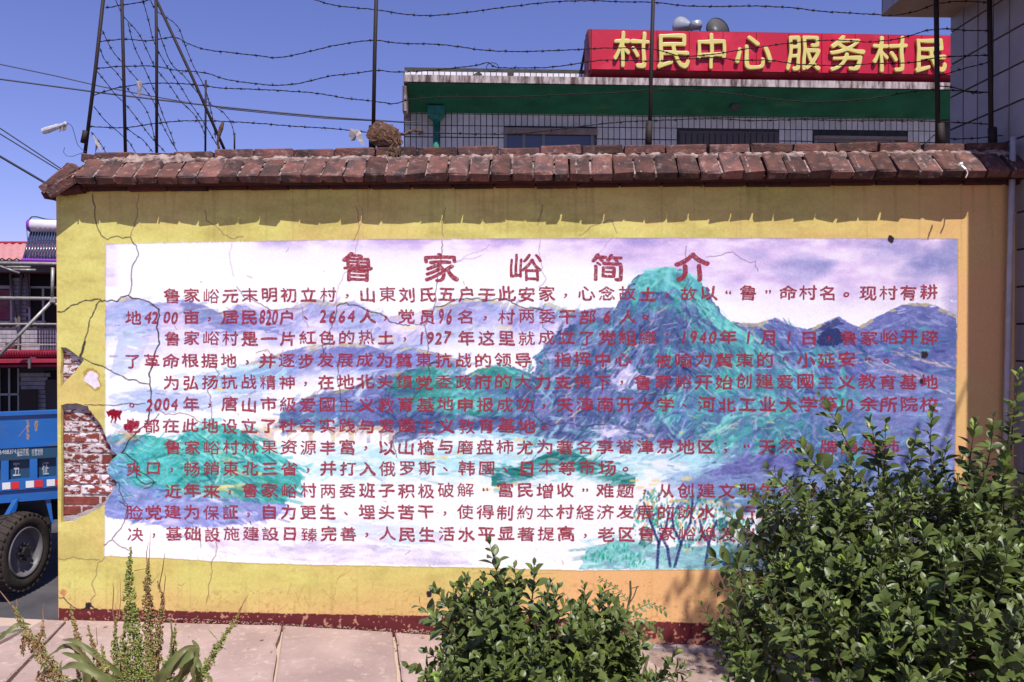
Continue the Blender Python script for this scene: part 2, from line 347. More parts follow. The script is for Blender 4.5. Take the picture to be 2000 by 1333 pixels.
lay(poly_mask([(1238, 846), (1246, 826), (1258, 846)]), [rgb(232, 226, 242), LIL], alpha=.9)
# mist and water
mist = np.clip(1 - np.abs(YY - 905) / 48, 0, 1) * np.clip((XX - 560) / 80, 0, 1) * np.clip((1480 - XX) / 160, 0, 1)
lay(full, [rgb(232, 240, 246), rgb(196, 228, 234), rgb(168, 216, 222), rgb(226, 236, 244)], nz=N2, alpha=np.clip(mist * 1.6, 0, .92))
hill([(840, 846), (900, 838), (1000, 846), (1090, 858), (1160, 872)], 875, [rgb(150, 216, 216), rgb(196, 230, 236)], fade=(6, 20), alpha=.8)
hill([(960, 926), (1010, 910), (1050, 893), (1078, 884), (1098, 880), (1120, 884), (1160, 900), (1200, 915), (1240, 932)], 950, [rgb(112, 122, 178), TED, rgb(96, 120, 170)], fade=(20, 26))
hill([(1330, 960), (1370, 926), (1420, 905), (1460, 890), (1500, 884), (1560, 896), (1640, 920)], 985, [rgb(134, 134, 188), rgb(114, 120, 178)], fade=(34, 36))
lay(poly_mask([(1300, 935), (1860, 900), (1860, 1010), (1500, 1010), (1320, 985)]), [rgb(190, 214, 228), rgb(146, 178, 210), BLV], alpha=.55)
# aqueduct with arches
lay(poly_mask([(470, 838), (560, 834), (760, 832), (770, 840), (770, 862), (470, 862)]), [rgb(206, 192, 220), OC, rgb(196, 180, 216)], nz=N3, alpha=.85)
for cx_, hw in ((547, 13), (585, 18), (628, 18), (667, 14), (703, 13), (732, 10), (752, 7)):
    e = ((XX - cx_) / hw) ** 2 + (np.minimum(YY - 853, 0) / 14) ** 2 < 1
    lay(e & (YY < 872), [WHITE, WHITE])
# left lower mountain
hill([(205, 866), (245, 846), (300, 852), (340, 860), (372, 838), (410, 828), (445, 830), (480, 844), (506, 868), (535, 886), (572, 904), (592, 930), (575, 965), (555, 975)], 985,
     [TEL, TE, rgb(96, 196, 196), TED, rgb(92, 160, 176)], fade=(100, 60), nz=D1 * .5 + N2 * .5)
lay(poly_mask([(205, 852), (250, 846), (280, 850), (250, 880), (225, 890), (208, 870)]), [rgb(150, 150, 196), SL, rgb(214, 176, 120)], alpha=.9)
lay(poly_mask([(345, 930), (400, 945), (470, 925), (540, 935), (570, 960), (520, 985), (430, 975), (360, 960)]), [TED, TE, rgb(70, 120, 150)], nz=N2, alpha=.7)
lay(poly_mask([(205, 955), (300, 950), (420, 975), (560, 985), (540, 1012), (430, 1030), (330, 1030), (205, 1010)]), [rgb(150, 156, 210), rgb(128, 138, 200), rgb(196, 190, 226)], nz=N2, alpha=.85)
lay(poly_mask([(205, 905), (240, 890), (262, 930), (240, 990), (208, 1000)]), [rgb(150, 170, 214), rgb(120, 134, 194)], alpha=.7)
lay(poly_mask([(590, 880), (740, 868), (800, 880), (760, 900), (640, 905)]), [rgb(224, 240, 244), rgb(170, 216, 224)], nz=N2, alpha=.7)
lay(poly_mask([(600, 940), (700, 935), (760, 955), (680, 975), (600, 970)]), [rgb(236, 242, 246), rgb(200, 226, 236)], nz=N2, alpha=.6)
lay(poly_mask([(640, 1010), (740, 1025), (860, 1042), (880, 1062), (760, 1062), (650, 1040)]), [rgb(240, 240, 246), rgb(176, 206, 224), rgb(200, 190, 222)], nz=N2, alpha=.6)
lay(poly_mask([(380, 1030), (560, 1030), (700, 1060), (900, 1084), (925, 1104), (640, 1100), (420, 1078)]), [WHITE, rgb(238, 236, 240), rgb(206, 194, 218), rgb(176, 176, 206)], nz=N1 * .4 + N2 * .6, alpha=.75)
# shore trees lower right
lay(poly_mask([(1130, 1112), (1150, 1070), (1230, 1050), (1300, 1070), (1500, 1060), (1560, 1112)]), [rgb(200, 226, 230), rgb(120, 190, 190), rgb(110, 140, 180)], nz=N3 * .5 + N2 * .5, alpha=.8)
STROKES = []
def strokes(n, region, cols, L, W, ang, al=.8, seed=0):
    r = np.random.default_rng(seed); x0, y0, x1, y1 = region
    for _ in range(n):
        STROKES.append((r.uniform(x0, x1), r.uniform(y0, y1), r.uniform(*L), r.uniform(*W), math.radians(r.uniform(*ang)), cols[r.integers(len(cols))], al * r.uniform(.6, 1)))
def stamp(x, y, L, W, an, col, al, k=0):
    global P
    h = int(L / 2 + W) + 2; cx, cy = int(x) - CX0, int(y) - CY0
    x0, x1, y0, y1 = max(0, cx - h), min(CW, cx + h), max(0, cy - h), min(CH, cy + h)
    if x1 <= x0 or y1 <= y0: return
    X = XX[y0:y1, x0:x1] - x; Y = YY[y0:y1, x0:x1] - y
    u = X * math.cos(an) - Y * math.sin(an); v = X * math.sin(an) + Y * math.cos(an)
    v = v + .02 * u * u / max(L, 1) * (1 if k % 2 else -1)
    m = np.clip((1 - np.abs(v) / (W / 2)) * 2.2, 0, 1) * np.clip((1 - np.abs(u) / (L / 2)) * 3, 0, 1)
    m = m * np.clip(.35 + 1.1 * NV[(np.abs(v * 3 + x * 7).astype(int)) % 997] - np.abs(u) / L * .5 * NV[(np.abs(v * 2 + y).astype(int)) % 997], 0, 1)
    a = (m * al)[..., None]; P[y0:y1, x0:x1] = P[y0:y1, x0:x1] * (1 - a) + col * a
NV = np.random.default_rng(3).random(1000).astype(np.float32)
# painterly pass: strokes coloured by the underpainting, leaning with the slope
r = np.random.default_rng(21); base = P.copy()
for k in range(9500):
    x = r.uniform(206, 1866); y = r.uniform(578, 1108); sc_ = 1.35 if k < 3500 else .8
    xs2, ys2 = min(1860, max(210, x + r.normal(0, 20 * sc_))), min(1106, max(572, y + r.normal(3, 8 * sc_))); c = base[int(ys2) - CY0, int(xs2) - CX0]
    sat = c.max() - c.min()
    if sat < .035 and r.random() < .8: continue
    here = base[int(y) - CY0, int(x) - CX0]
    if y < 700 and here.min() > .80 and (here.max() - here.min() < .09 or x > 1390 or x < 1000) and r.random() < .93: continue
    if 1390 < x and y < 660: sc_ = .45
    inpeak = 990 < x < 1700 and 530 < y < 900 and sat > .12
    if inpeak:
        an = r.normal(58, 14) if x < 1290 + (y - 530) * .25 else r.normal(-42, 16)
        if y > 800: an = r.normal(30, 20)
    elif y < 880 and 540 < x < 1100: an = r.normal(25, 22)
    elif x < 600 and y > 830: an = r.normal(-22, 20) if x > 400 else r.normal(18, 20)
    else: an = r.normal(4, 12)
    j = r.normal(.005, .075) if sat > .1 else r.normal(.012, .02); cj = np.clip(c + j + r.normal(0, .016, 3), 0, .96)
    stamp(x, y, r.uniform(14, 46) * sc_, r.uniform(3, 9) * sc_, math.radians(an), cj.astype(np.float32), r.uniform(.45, .9), k)
def line_strokes(pts, col, W, seed, al=.7, spread=3):
    q = np.random.default_rng(seed)
    for (ax, ay), (bx, by) in zip(pts, pts[1:]):
        n_ = max(2, int(math.hypot(bx - ax, by - ay) / 9)); an = math.atan2(-(by - ay), bx - ax)
        for i in range(n_): stamp(ax + (bx - ax) * i / n_ + q.normal(0, spread), ay + (by - ay) * i / n_ + q.normal(0, spread), q.uniform(12, 26), W * q.uniform(.5, 1.2), an + q.normal(0, .15), col, al * q.uniform(.4, 1), i)
LPK = rgb(236, 200, 186)
for i_, (pts_, c_, w_) in enumerate([([(1236, 552), (1262, 534), (1300, 524), (1340, 532), (1368, 556)], TEL, 9), ([(1245, 570), (1300, 545), (1350, 575), (1390, 620), (1440, 655)], TEL, 8), ([(1260, 600), (1320, 590), (1360, 640), (1400, 690)], TE, 9), ([(1380, 600), (1430, 640), (1490, 670), (1550, 720), (1600, 745)], TEL, 7),
    ([(1330, 885), (1380, 850), (1430, 810), (1490, 780)], TEL, 8), ([(1400, 880), (1480, 830), (1560, 790)], TE, 9), ([(1345, 880), (1400, 845), (1450, 815)], LPK, 3), ([(1470, 820), (1520, 795)], LPK, 4), ([(1620, 700), (1700, 705), (1780, 730), (1860, 770)], LPK, 4), ([(1750, 690), (1800, 700), (1862, 720)], LPK, 5), ([(1560, 760), (1600, 700), (1640, 715), (1650, 800)], TEL, 5), ([(1640, 712), (1690, 790), (1720, 860)], TE, 6),
    ([(1220, 640), (1190, 690), (1140, 730), (1080, 770)], SLD, 6), ([(1260, 620), (1230, 680), (1180, 740)], rgb(74, 84, 132), 5), ([(1290, 640), (1260, 700), (1220, 760)], SLD, 6), ([(1320, 700), (1290, 760), (1250, 820)], rgb(74, 84, 132), 5), ([(1360, 600), (1400, 650), (1440, 700)], SLD, 4), ([(1110, 690), (1160, 660), (1200, 640)], rgb(190, 196, 226), 5), ([(1060, 700), (1120, 690), (1160, 680)], rgb(214, 206, 232), 6),
    ([(1150, 790), (1200, 830), (1270, 850)], SLD, 8), ([(1300, 820), (1340, 870), (1320, 900)], rgb(170, 206, 214), 7), ([(1330, 760), (1290, 800), (1270, 840)], TEL, 6), ([(860, 724), (900, 760), (940, 800)], TEL, 6), ([(990, 720), (1040, 745), (1080, 790)], TEL, 5), ([(700, 800), (760, 770), (820, 760)], SLD, 7), ([(600, 800), (680, 780), (740, 770)], rgb(190, 190, 224), 5), ([(740, 800), (800, 830), (860, 850)], rgb(74, 84, 132), 7),
    ([(410, 850), (450, 880), (500, 905), (560, 925)], rgb(206, 232, 226), 4), ([(400, 860), (430, 900), (420, 950)], rgb(200, 236, 232), 4), ([(350, 880), (390, 850), (430, 838)], TEL, 6), ([(300, 900), (360, 890), (420, 900)], TEL, 7), ([(430, 948), (480, 950)], OC, 8), ([(300, 990), (420, 985), (540, 995)], BLV, 9), ([(1500, 700), (1560, 720), (1600, 760)], rgb(176, 164, 206), 8), ([(1700, 650), (1780, 620), (1850, 640)], rgb(160, 168, 206), 8), ([(1480, 640), (1512, 626), (1560, 646)], rgb(170, 186, 210), 5)]):
    line_strokes(pts_, c_, w_, 100 + i_, .8); line_strokes(pts_, c_, w_, 200 + i_, .6, 9)
for k in range(900):                                   # teal and lilac accents on the massifs
    x = r.uniform(1020, 1640); y = r.uniform(540, 900); c = base[int(y) - CY0, int(x) - CX0]
    if c.max() - c.min() < .15: continue
    col = [TEL, TED, SLD, BLV, rgb(196, 190, 224), PK, OC, rgb(70, 76, 136)][r.choice(8, p=[.26, .16, .14, .10, .14, .07, .05, .08])]
    stamp(x, y, r.uniform(10, 36), r.uniform(2, 6), math.radians(r.normal(45, 25) if x < 1350 else r.normal(-35, 30)), col, r.uniform(.35, .75), k)
for k in range(150):
    x = r.uniform(210, 590); y = r.uniform(850, 975); c = base[int(y) - CY0, int(x) - CX0]
    if c.max() - c.min() < .12: continue
    stamp(x, y, r.uniform(12, 50), r.uniform(2, 5), math.radians(r.normal(-25, 20)), [TEL, rgb(190, 232, 232), TED, OC, rgb(60, 110, 150)][r.choice(5, p=[.3, .2, .2, .15, .15])], r.uniform(.4, .8), k)
GRN, GRD, YEL = rgb(48, 164, 140), rgb(40, 128, 110), rgb(222, 178, 96)
def foliage(cx, cy, rx, ry, n, seed, cols):
    q = np.random.default_rng(seed)
    for k in range(n):
        a_ = q.uniform(0, 6.28); rr = math.sqrt(q.uniform(0, 1))
        stamp(cx + rx * rr * math.cos(a_), cy + ry * rr * math.sin(a_), q.uniform(5, 14), q.uniform(2.5, 6), math.radians(q.normal(80, 20)), cols[q.integers(len(cols))], q.uniform(.6, .95), k)
TC = [GRN, GRD, rgb(70, 180, 150), rgb(44, 140, 150), YEL, rgb(110, 190, 190), rgb(60, 76, 140)]
for (cx_, cy_, rx_, ry_, n_) in ((1262, 1020, 26, 48, 110), (1300, 1000, 34, 34, 90), (1340, 1030, 34, 46, 120), (1392, 1010, 30, 40, 100), (1430, 1040, 36, 44, 110), (1360, 985, 24, 24, 60), (1270, 970, 18, 16, 26), (1500, 1040, 40, 40, 80),
                                  (1172, 1088, 18, 12, 34), (1205, 1078, 26, 20, 60), (1145, 1084, 4, 9, 9), (1240, 1092, 20, 14, 40), (1450, 1090, 60, 18, 90)):
    foliage(cx_, cy_, rx_, ry_, n_, int(cx_), TC if cx_ > 1255 else [GRN, rgb(70, 180, 150), rgb(110, 200, 190), TEL])
for (pts) in ([(1283, 1106), (1286, 1060), (1270, 1020), (1258, 985)], [(1286, 1062), (1300, 1030), (1306, 1000)], [(1318, 1104), (1330, 1060), (1348, 1020), (1352, 980)], [(1330, 1062), (1315, 1030), (1312, 1005)],
              [(1378, 1100), (1384, 1060), (1398, 1020)], [(1384, 1062), (1370, 1035), (1366, 1015)], [(1308, 1103), (1303, 1070), (1290, 1045)]):
    for (ax, ay), (bx, by) in zip(pts, pts[1:]):
        L_ = math.hypot(bx - ax, by - ay); n_ = max(2, int(L_ / 6))
        for i in range(n_ + 1): stamp(ax + (bx - ax) * i / n_, ay + (by - ay) * i / n_, 13, 7 - 2.5 * (1106 - ay) / 120, math.atan2(-(by - ay), bx - ax), rgb(64, 72, 128), .85, i)
for (x, y, wd) in ((1014, 858, 18), (842, 894, 20), (867, 893, 12), (838, 865, 12), (896, 887, 12), (1006, 943, 9), (950, 955, 14), (972, 952, 12), (1280, 938, 12), (1274, 947, 14), (1238, 939, 14), (1338, 936, 12), (1315, 978, 12), (1335, 978, 12), (1345, 935, 10), (1340, 979, 10), (1386, 980, 14), (1420, 985, 12), (1440, 988, 10), (1250, 952, 12), (427, 955, 16), (445, 950, 22), (505, 925, 10), (1330, 845, 6), (430, 760, 12), (800, 640, 30), (985, 640, 24), (755, 662, 30)):
    stamp(x, y, wd * 1.5, 7, 0, OC if wd < 20 else rgb(232, 214, 160), .8, 0)
# dark blotch, red splashes, bald spots
lay(poly_mask([(1590, 668), (1606, 650), (1618, 640), (1636, 641), (1650, 655), (1646, 668), (1632, 676), (1646, 680), (1618, 674), (1600, 676)]), [rgb(74, 84, 132), rgb(66, 74, 124)], nz=N3)
lay(poly_mask([(1598, 644), (1612, 632), (1634, 622), (1650, 634), (1632, 636), (1614, 646)]), [rgb(84, 92, 146), rgb(70, 80, 130)], nz=N3, alpha=.8)
REDP = rgb(176, 26, 58)
lay(poly_mask([(209, 803), (222, 799), (240, 803), (238, 810), (234, 823), (231, 813), (227, 826), (224, 814), (221, 826), (218, 812), (214, 814)]), [REDP, rgb(150, 20, 50)], nz=N3)
lay(poly_mask([(241, 830), (252, 822), (266, 824), (270, 834), (262, 838), (258, 844), (252, 836), (247, 842), (243, 838)]), [REDP, rgb(150, 20, 50)], nz=N3, alpha=.9)
# dry brush breakup, dust and grain of the paint
lum = P.mean(-1, keepdims=True); dull = np.clip((.86 - lum) * 2.2, 0, 1); P = P * (1 - .07 * dull) + lum * .07 * dull; P = P * (1 - .06 * np.clip(.75 - lum, 0, 1) * 3); P = np.where(lum < .86, lum + (P - lum) * 1.16, P); P = np.clip(P - np.clip(.86 - P.mean(-1, keepdims=True), 0, 1) * .16, 0, 1); P = P + (WHITE - P) * np.clip((lum - .84) * 3, 0, .5); P = P * (1 + (NG[..., None] - .5) * .10 + (N3[..., None] - .5) * .08 * dull)
wn = np.clip((N3 * .55 + NG * .45 - .60) * 5, 0, 1)[..., None] * .30; P = P * (1 - wn) + (P * .35 + WHITE * .65) * wn
dk = np.clip((N3 * .5 + N2 * .5 - .66) * 8, 0, 1)[..., None] * np.clip((YY - 1030) / 60, 0, 1)[..., None] * .22; P = P * (1 - dk) + rgb(150, 128, 110) * dk
a = PM[..., None].astype(np.float32); img = img * (1 - a) + P * a
ed = (PM != np.roll(PM, 2, 1)) | (PM != np.roll(PM, 2, 0)); img[ed] = img[ed] * .78 + rgb(170, 110, 80) * .12
# red-brown skirting paint, scuffed
top = np.interp(XX[0], [100, 112, 550, 840, 1130, 1300, 1500, 2000], [1187, 1188, 1198, 1203, 1210, 1215, 1222, 1240])[None, :]
bm = YY > top + (N3 - .5) * 3
sk = ramp(N2 * .7 + N3 * .3, [rgb(84, 32, 34), rgb(104, 42, 44), rgb(92, 38, 38)])
img = np.where(bm[..., None], sk, img)
lo = np.interp(XX[0], [100, 1000, 1250, 2000], [40, 40, 22, 20])[None, :]
ch = bm & (YY > top + lo * (N1 + .25)) & (N2 * .6 + N3 * .4 > .5) & (XX > 1180); img = np.where(ch[..., None], ramp(N3, [rgb(214, 160, 118), rgb(176, 124, 96)]), img)
ch = bm & (N3 > .73); img = np.where(ch[..., None], rgb(190, 140, 110), img)
lay_src = None
def blot(pts, cols, al=.9, nz=N3):
    global img
    m = poly_mask(pts); a = (m * al)[..., None]; img = img * (1 - a) + ramp(nz, cols) * a
blot([(160, 728), (172, 718), (188, 722), (196, 738), (195, 760), (182, 764), (168, 752)], [rgb(176, 130, 60), rgb(150, 106, 56)], .6)
blot([(166, 733), (174, 724), (186, 727), (193, 736), (193, 755), (181, 760), (174, 752), (164, 744)], [rgb(240, 232, 240), rgb(214, 200, 214)], 1)
blot([(118, 1160), (126, 1150), (131, 1156), (124, 1168)], [rgb(200, 110, 80), rgb(180, 90, 70)], .6)
blot([(585, 1226), (592, 1204), (596, 1206), (588, 1228)], [rgb(212, 168, 130), rgb(200, 150, 120)], .8)
blot([(632, 1208), (636, 1208), (640, 1222), (636, 1224)], [rgb(212, 168, 130), rgb(200, 150, 120)], .8)
for (x, y) in ((172, 1183), (838, 1160), (1805, 693), (1801, 745), (1740, 468)): 
    m = ((XX - x) ** 2 + (YY - y) ** 2 * .8) < (6 * (.5 + N3)) ** 2; img[m] = rgb(46, 36, 40)
# cracks
def crack(pts, wd=1.0, col=(40, 34, 40), al=.9, seed=0, jit=2.2):
    global img
    q = np.random.default_rng(seed + int(pts[0][0]) * 7); P_ = [np.array(p, float) for p in pts]
    for it in range(3):
        Q = [P_[0]]
        for a_, b_ in zip(P_, P_[1:]):
            d = b_ - a_; L_ = np.linalg.norm(d)
            if L_ > 5: n_ = np.array([-d[1], d[0]]) / L_; Q.append((a_ + b_) / 2 + n_ * q.normal(0, jit * min(1, L_ / 30)))
            Q.append(b_)
        P_ = Q
    cc = np.array(col, np.float32) / 255
    for i, (a_, b_) in enumerate(zip(P_, P_[1:])):
        w_ = wd * .56 * q.uniform(.5, 1.3); x0 = int(min(a_[0], b_[0]) - w_ - 2) - CX0; x1 = int(max(a_[0], b_[0]) + w_ + 3) - CX0; y0 = int(min(a_[1], b_[1]) - w_ - 2) - CY0; y1 = int(max(a_[1], b_[1]) + w_ + 3) - CY0
        x0 = max(x0, 0); y0 = max(y0, 0)
        X = XX[y0:y1, x0:x1]; Y = YY[y0:y1, x0:x1]
        if X.size == 0: continue
        d = b_ - a_; L2 = max(d @ d, 1e-6); t_ = np.clip(((X - a_[0]) * d[0] + (Y - a_[1]) * d[1]) / L2, 0, 1)
        ds = np.hypot(X - a_[0] - t_ * d[0], Y - a_[1] - t_ * d[1]); m = (np.clip(w_ * .5 + .5 - ds + .3, 0, 1) * al)[..., None]
        img[y0:y1, x0:x1] = img[y0:y1, x0:x1] * (1 - m) + cc * m
BR = (120, 84, 70)
crack([(180, 380), (186, 430), (190, 445), (210, 468), (225, 462), (254, 463), (266, 480), (269, 492), (258, 520), (256, 535), (256, 560), (250, 577)], 1.5)
crack([(270, 378), (268, 420), (258, 450), (254, 463)], 1.1, BR)
crack([(112, 609), (135, 600), (165, 587), (190, 584), (228, 589), (236, 580), (250, 577)], 2.6)
crack([(250, 577), (285, 588), (300, 597), (310, 604), (308, 625), (309, 650), (311, 672), (302, 690), (298, 705), (293, 725), (292, 750), (294, 780), (290, 800), (284, 828)], 3.0)
crack([(198, 587), (185, 605), (172, 640), (165, 668), (158, 690), (155, 696)], 2.4)
crack([(165, 668), (161, 684), (157, 696)], 6, (60, 52, 50))
crack([(155, 696), (205, 718), (250, 742), (275, 748), (291, 750)], 2.2)
crack([(165, 790), (205, 791), (270, 790), (283, 788)], 1.4)
crack([(298, 788), (310, 800), (322, 810), (350, 806), (372, 812), (392, 825)], 1.1, BR)
crack([(284, 828), (282, 832), (262, 850), (250, 862), (238, 884)], 2.8)
crack([(284, 828), (300, 820), (310, 808)], 1.4)
crack([(236, 884), (255, 895), (268, 904), (266, 920), (268, 935), (285, 946), (302, 942)], 2.0)
crack([(268, 918), (300, 940), (297, 948), (280, 955)], 1.4)
crack([(214, 930), (232, 945), (232, 960), (248, 985), (247, 1000), (242, 1020), (228, 1040), (218, 1055), (203, 1065)], 1.5, (70, 50, 50))
crack([(232, 978), (250, 990), (258, 988)], 1.2); crack([(220, 1055), (236, 1068), (252, 1075)], 1.3, (110, 70, 60))
crack([(203, 1090), (190, 1100), (184, 1130), (186, 1160), (178, 1185)], 1.0, BR)
crack([(112, 1090), (140, 1088), (180, 1092), (196, 1094)], 1.0, BR)
crack([(112, 1166), (124, 1167), (136, 1180), (150, 1190)], 1.6); crack([(160, 1190), (178, 1184), (192, 1192)], 3.5, (40, 28, 28))
crack([(400, 410), (402, 430), (425, 445), (450, 465), (475, 463)], 1.0, BR)
crack([(452, 475), (448, 500), (452, 520), (455, 540)], .9, (180, 140, 180), .7)
crack([(462, 560), (478, 583), (500, 590), (520, 600), (540, 606), (565, 603)], 1.3, (96, 84, 96)); crack([(565, 603), (590, 600), (590, 620), (602, 640)], .8, (130, 110, 140))
crack([(657, 598), (676, 591), (700, 597), (725, 610), (745, 615), (760, 628), (780, 632), (800, 635)], 1.8); crack([(657, 598), (655, 620), (648, 640), (643, 668), (628, 675), (626, 705)], 1.2, (60, 50, 60))
crack([(800, 632), (830, 634), (842, 620), (847, 600), (852, 560), (853, 520), (862, 500), (863, 470)], 1.3, (90, 76, 86)); crack([(847, 600), (880, 590), (930, 582), (970, 583), (1000, 592), (1035, 602), (1060, 604)], 1.7)
crack([(828, 634), (832, 650), (834, 690), (838, 712)], 1.2, (70, 60, 70)); crack([(836, 712), (850, 708), (856, 710)], 2.4); crack([(836, 713), (838, 735), (834, 745), (815, 765), (800, 788), (795, 830), (770, 850), (768, 870), (775, 895)], 1.2, (60, 56, 66))
crack([(500, 690), (520, 682), (540, 700)], .9, BR); crack([(655, 705), (660, 730), (664, 780), (664, 800)], 1.2, (70, 60, 70)); crack([(420, 720), (428, 730), (405, 760), (412, 790), (414, 830), (405, 855)], 1.0, (96, 84, 96))
crack([(684, 795), (700, 810), (694, 850)], .9, (96, 84, 96)); crack([(650, 600), (660, 560), (690, 510), (698, 470), (702, 400)], .8, (150, 110, 130), .7)
crack([(940, 498), (925, 505), (890, 512), (955, 478)], .8, (160, 120, 170), .7); crack([(1055, 468), (1054, 500), (1058, 530), (1066, 545), (1052, 560)], .9, (150, 120, 160), .8); crack([(1160, 500), (1190, 470), (1196, 462)], .7, (150, 120, 160), .7)
crack([(1340, 480), (1342, 540), (1340, 600), (1342, 650), (1340, 700), (1330, 735), (1322, 745)], 1.0, (90, 80, 110)); crack([(1378, 502), (1410, 498), (1430, 492), (1448, 506), (1475, 510), (1480, 530)], .9, (120, 100, 130))
crack([(1033, 600), (1058, 604), (1060, 640), (1070, 650), (1062, 690), (1072, 710), (1100, 705), (1112, 698), (1130, 710)], 1.1, (80, 74, 96)); crack([(1040, 800), (1060, 826), (1080, 832), (1110, 826), (1150, 832), (1180, 830), (1195, 810), (1200, 800)], 1.2, (56, 52, 70)); crack([(1228, 755), (1240, 768), (1320, 770)], 1.0, (60, 60, 80))
crack([(900, 735), (925, 742), (950, 735)], 1, (60, 60, 70)); crack([(1010, 785), (1028, 760), (1050, 730), (1062, 712)], 1, (80, 80, 100))
crack([(345, 1010), (375, 1025), (390, 1050), (392, 1070)], .9, (120, 100, 110)); crack([(420, 1050), (424, 1070), (412, 1100), (412, 1130), (402, 1180)], .9, BR); crack([(488, 1018), (490, 1025)], 1.6)
crack([(870, 405), (862, 430), (865, 462)], .8, BR); crack([(693, 400), (700, 450), (690, 470)], .8, BR); crack([(1130, 460), (1160, 440), (1195, 430), (1205, 455)], .7, BR); crack([(1055, 420), (1060, 400), (1050, 440)], .7, BR)
crack([(925, 1120), (1000, 1124), (1080, 1120)], .6, BR, .5); crack([(1820, 440), (1812, 468)], 2.5, (70, 50, 40))
for _ in range(60):
    x = r.uniform(210, 1400); y = r.uniform(480, 1180); q_ = r.uniform(3, 9)
    crack([(x, y), (x + r.normal(0, q_), y + r.normal(0, q_))], .8, (120, 70, 60), .6)
for _ in range(26):
    x = r.uniform(500, 1000); y = r.uniform(1110, 1190); crack([(x, y), (x + r.normal(0, 14), y + r.uniform(5, 30))], .7, (150, 116, 60), .5)
# resample the canvas onto the wall plane
WX0, WX1, WZ0, WZ1, DEN = -2.95, 3.05, -0.30, 2.66, 400
TW, TH = int((WX1 - WX0) * DEN), int((WZ1 - WZ0) * DEN)
gz, gx = np.mgrid[0:TH, 0:TW]; GX = WX0 + (gx + .5) / DEN; GZ = WZ0 + (gz + .5) / DEN
ppx, ppy = proj(GX, np.zeros_like(GX), GZ)
sx = np.clip(ppx - CX0 - .5, 0, CW - 1.001); sy = np.clip(ppy - CY0 - .5, 0, CH - 1.001); ix = sx.astype(int); iy = sy.astype(int); fx = (sx - ix)[..., None]; fy = (sy - iy)[..., None]
tex = (img[iy, ix] * (1 - fx) + img[iy, ix + 1] * fx) * (1 - fy) + (img[iy + 1, ix] * (1 - fx) + img[iy + 1, ix + 1] * fx) * fy
tex = np.clip(tex, 0, 1)
l_ = np.where(tex <= .04045, tex / 12.92, ((tex + .055) / 1.055) ** 2.4) * .90       # photographed colour -> paint albedo
tex = np.where(l_ <= .0031308, l_ * 12.92, 1.055 * l_ ** (1 / 2.4) - .055)
im = bpy.data.images.new('wall_paint', TW, TH, alpha=False); buf = np.ones((TH, TW, 4), np.float32); buf[..., :3] = tex
im.pixels.foreach_set(buf.ravel()); im.update(); im.pack()
m = bpy.data.materials.new('painted_plaster'); m.use_nodes = True; N = m.node_tree.nodes; L = m.node_tree.links; b = N['Principled BSDF']
b.inputs['Roughness'].default_value = .82; b.inputs['Specular IOR Level'].default_value = .2
ti = N.new('ShaderNodeTexImage'); ti.image = im; ti.interpolation = 'Cubic'; uvn = N.new('ShaderNodeUVMap'); uvn.uv_map = 'UVMap'; L.new(uvn.outputs[0], ti.inputs[0]); L.new(ti.outputs[0], b.inputs['Base Color'])
tcn = N.new('ShaderNodeTexCoord'); nn = N.new('ShaderNodeTexNoise'); nn.inputs['Scale'].default_value = 9; nn.inputs['Detail'].default_value = 9; nn.inputs['Roughness'].default_value = .7; L.new(tcn.outputs['Object'], nn.inputs[0])
bp = N.new('ShaderNodeBump'); bp.inputs['Strength'].default_value = .35; bp.inputs['Distance'].default_value = .006; L.new(nn.outputs[0], bp.inputs['Height']); L.new(bp.outputs[0], b.inputs['Normal'])
M['paint'] = m
del P, base, tex, buf, diag, D1
# ---------------------------------------------------------------- ground
def zz(x, y):
    if y <= 0: return ground_z(x) if -3.4 < x else ground_z(-3.4)
    k = max(0.0, min(1.0, (y - 3.0) / 9.0)); k = k * k * (3 - 2 * k)
    return (ground_z(x) if x > -3.4 else ground_z(-3.4)) * (1 - k) - 1.15 * k
xs = [-400, -150, -60, -30, -20, -14, -10, -8, -6, -5, -4, -3.4, -3, -2.66, -2, -1, 0, 1, 2, 3, 4, 6, 9, 14, 25, 60, 150, 400]
ys = [-300, -100, -40, -20, -10, -6, -4.5, -3, -2, -1, 0, .5, 1, 2, 3, 4, 5, 6, 7, 8, 9, 10, 11, 12, 14, 20, 30, 50, 100, 250, 500]
b = MB(); b.v = [(x, y, zz(max(-6, min(6, x)), y) - .05) for y in ys for x in xs]
nxs = len(xs); b.f = [(j * nxs + i, j * nxs + i + 1, (j + 1) * nxs + i + 1, (j + 1) * nxs + i) for j in range(len(ys) - 1) for i in range(nxs - 1)]; b.m = [0] * len(b.f)
b.build('road', M['asphalt'], kind='structure')
b = MB(); gx_ = [-3.5, -3, -2, -1, 0, 1, 2, 3, 4, 6, 12]; gy_ = [-14, -8, -4, -2, -1, -.02]
b.v = [(x, y, ground_z(x) - .040) for y in gy_ for x in gx_]; b.f = [(j * 11 + i, j * 11 + i + 1, (j + 1) * 11 + i + 1, (j + 1) * 11 + i) for j in range(5) for i in range(10)]; b.m = [0] * 50
b.build('bounce_yard', pmat('warm_bounce_tone', (.50, .37, .29), (.40, .29, .23), 2, .95), kind='structure')  # mostly unseen pale ground, added to bounce warm light into the wall's shade
b = MB(); gx_ = [-2.5, -1, 0, 1, 2, 3, 5, 8, 14]; gy_ = [.26, 2, 4, 6, 7.6]
b.v = [(x, y, zz(max(-6, min(6, x)), y) - .03) for y in gy_ for x in gx_]; b.f = [(j * 9 + i, j * 9 + i + 1, (j + 1) * 9 + i + 1, (j + 1) * 9 + i) for j in range(4) for i in range(8)]; b.m = [0] * 32
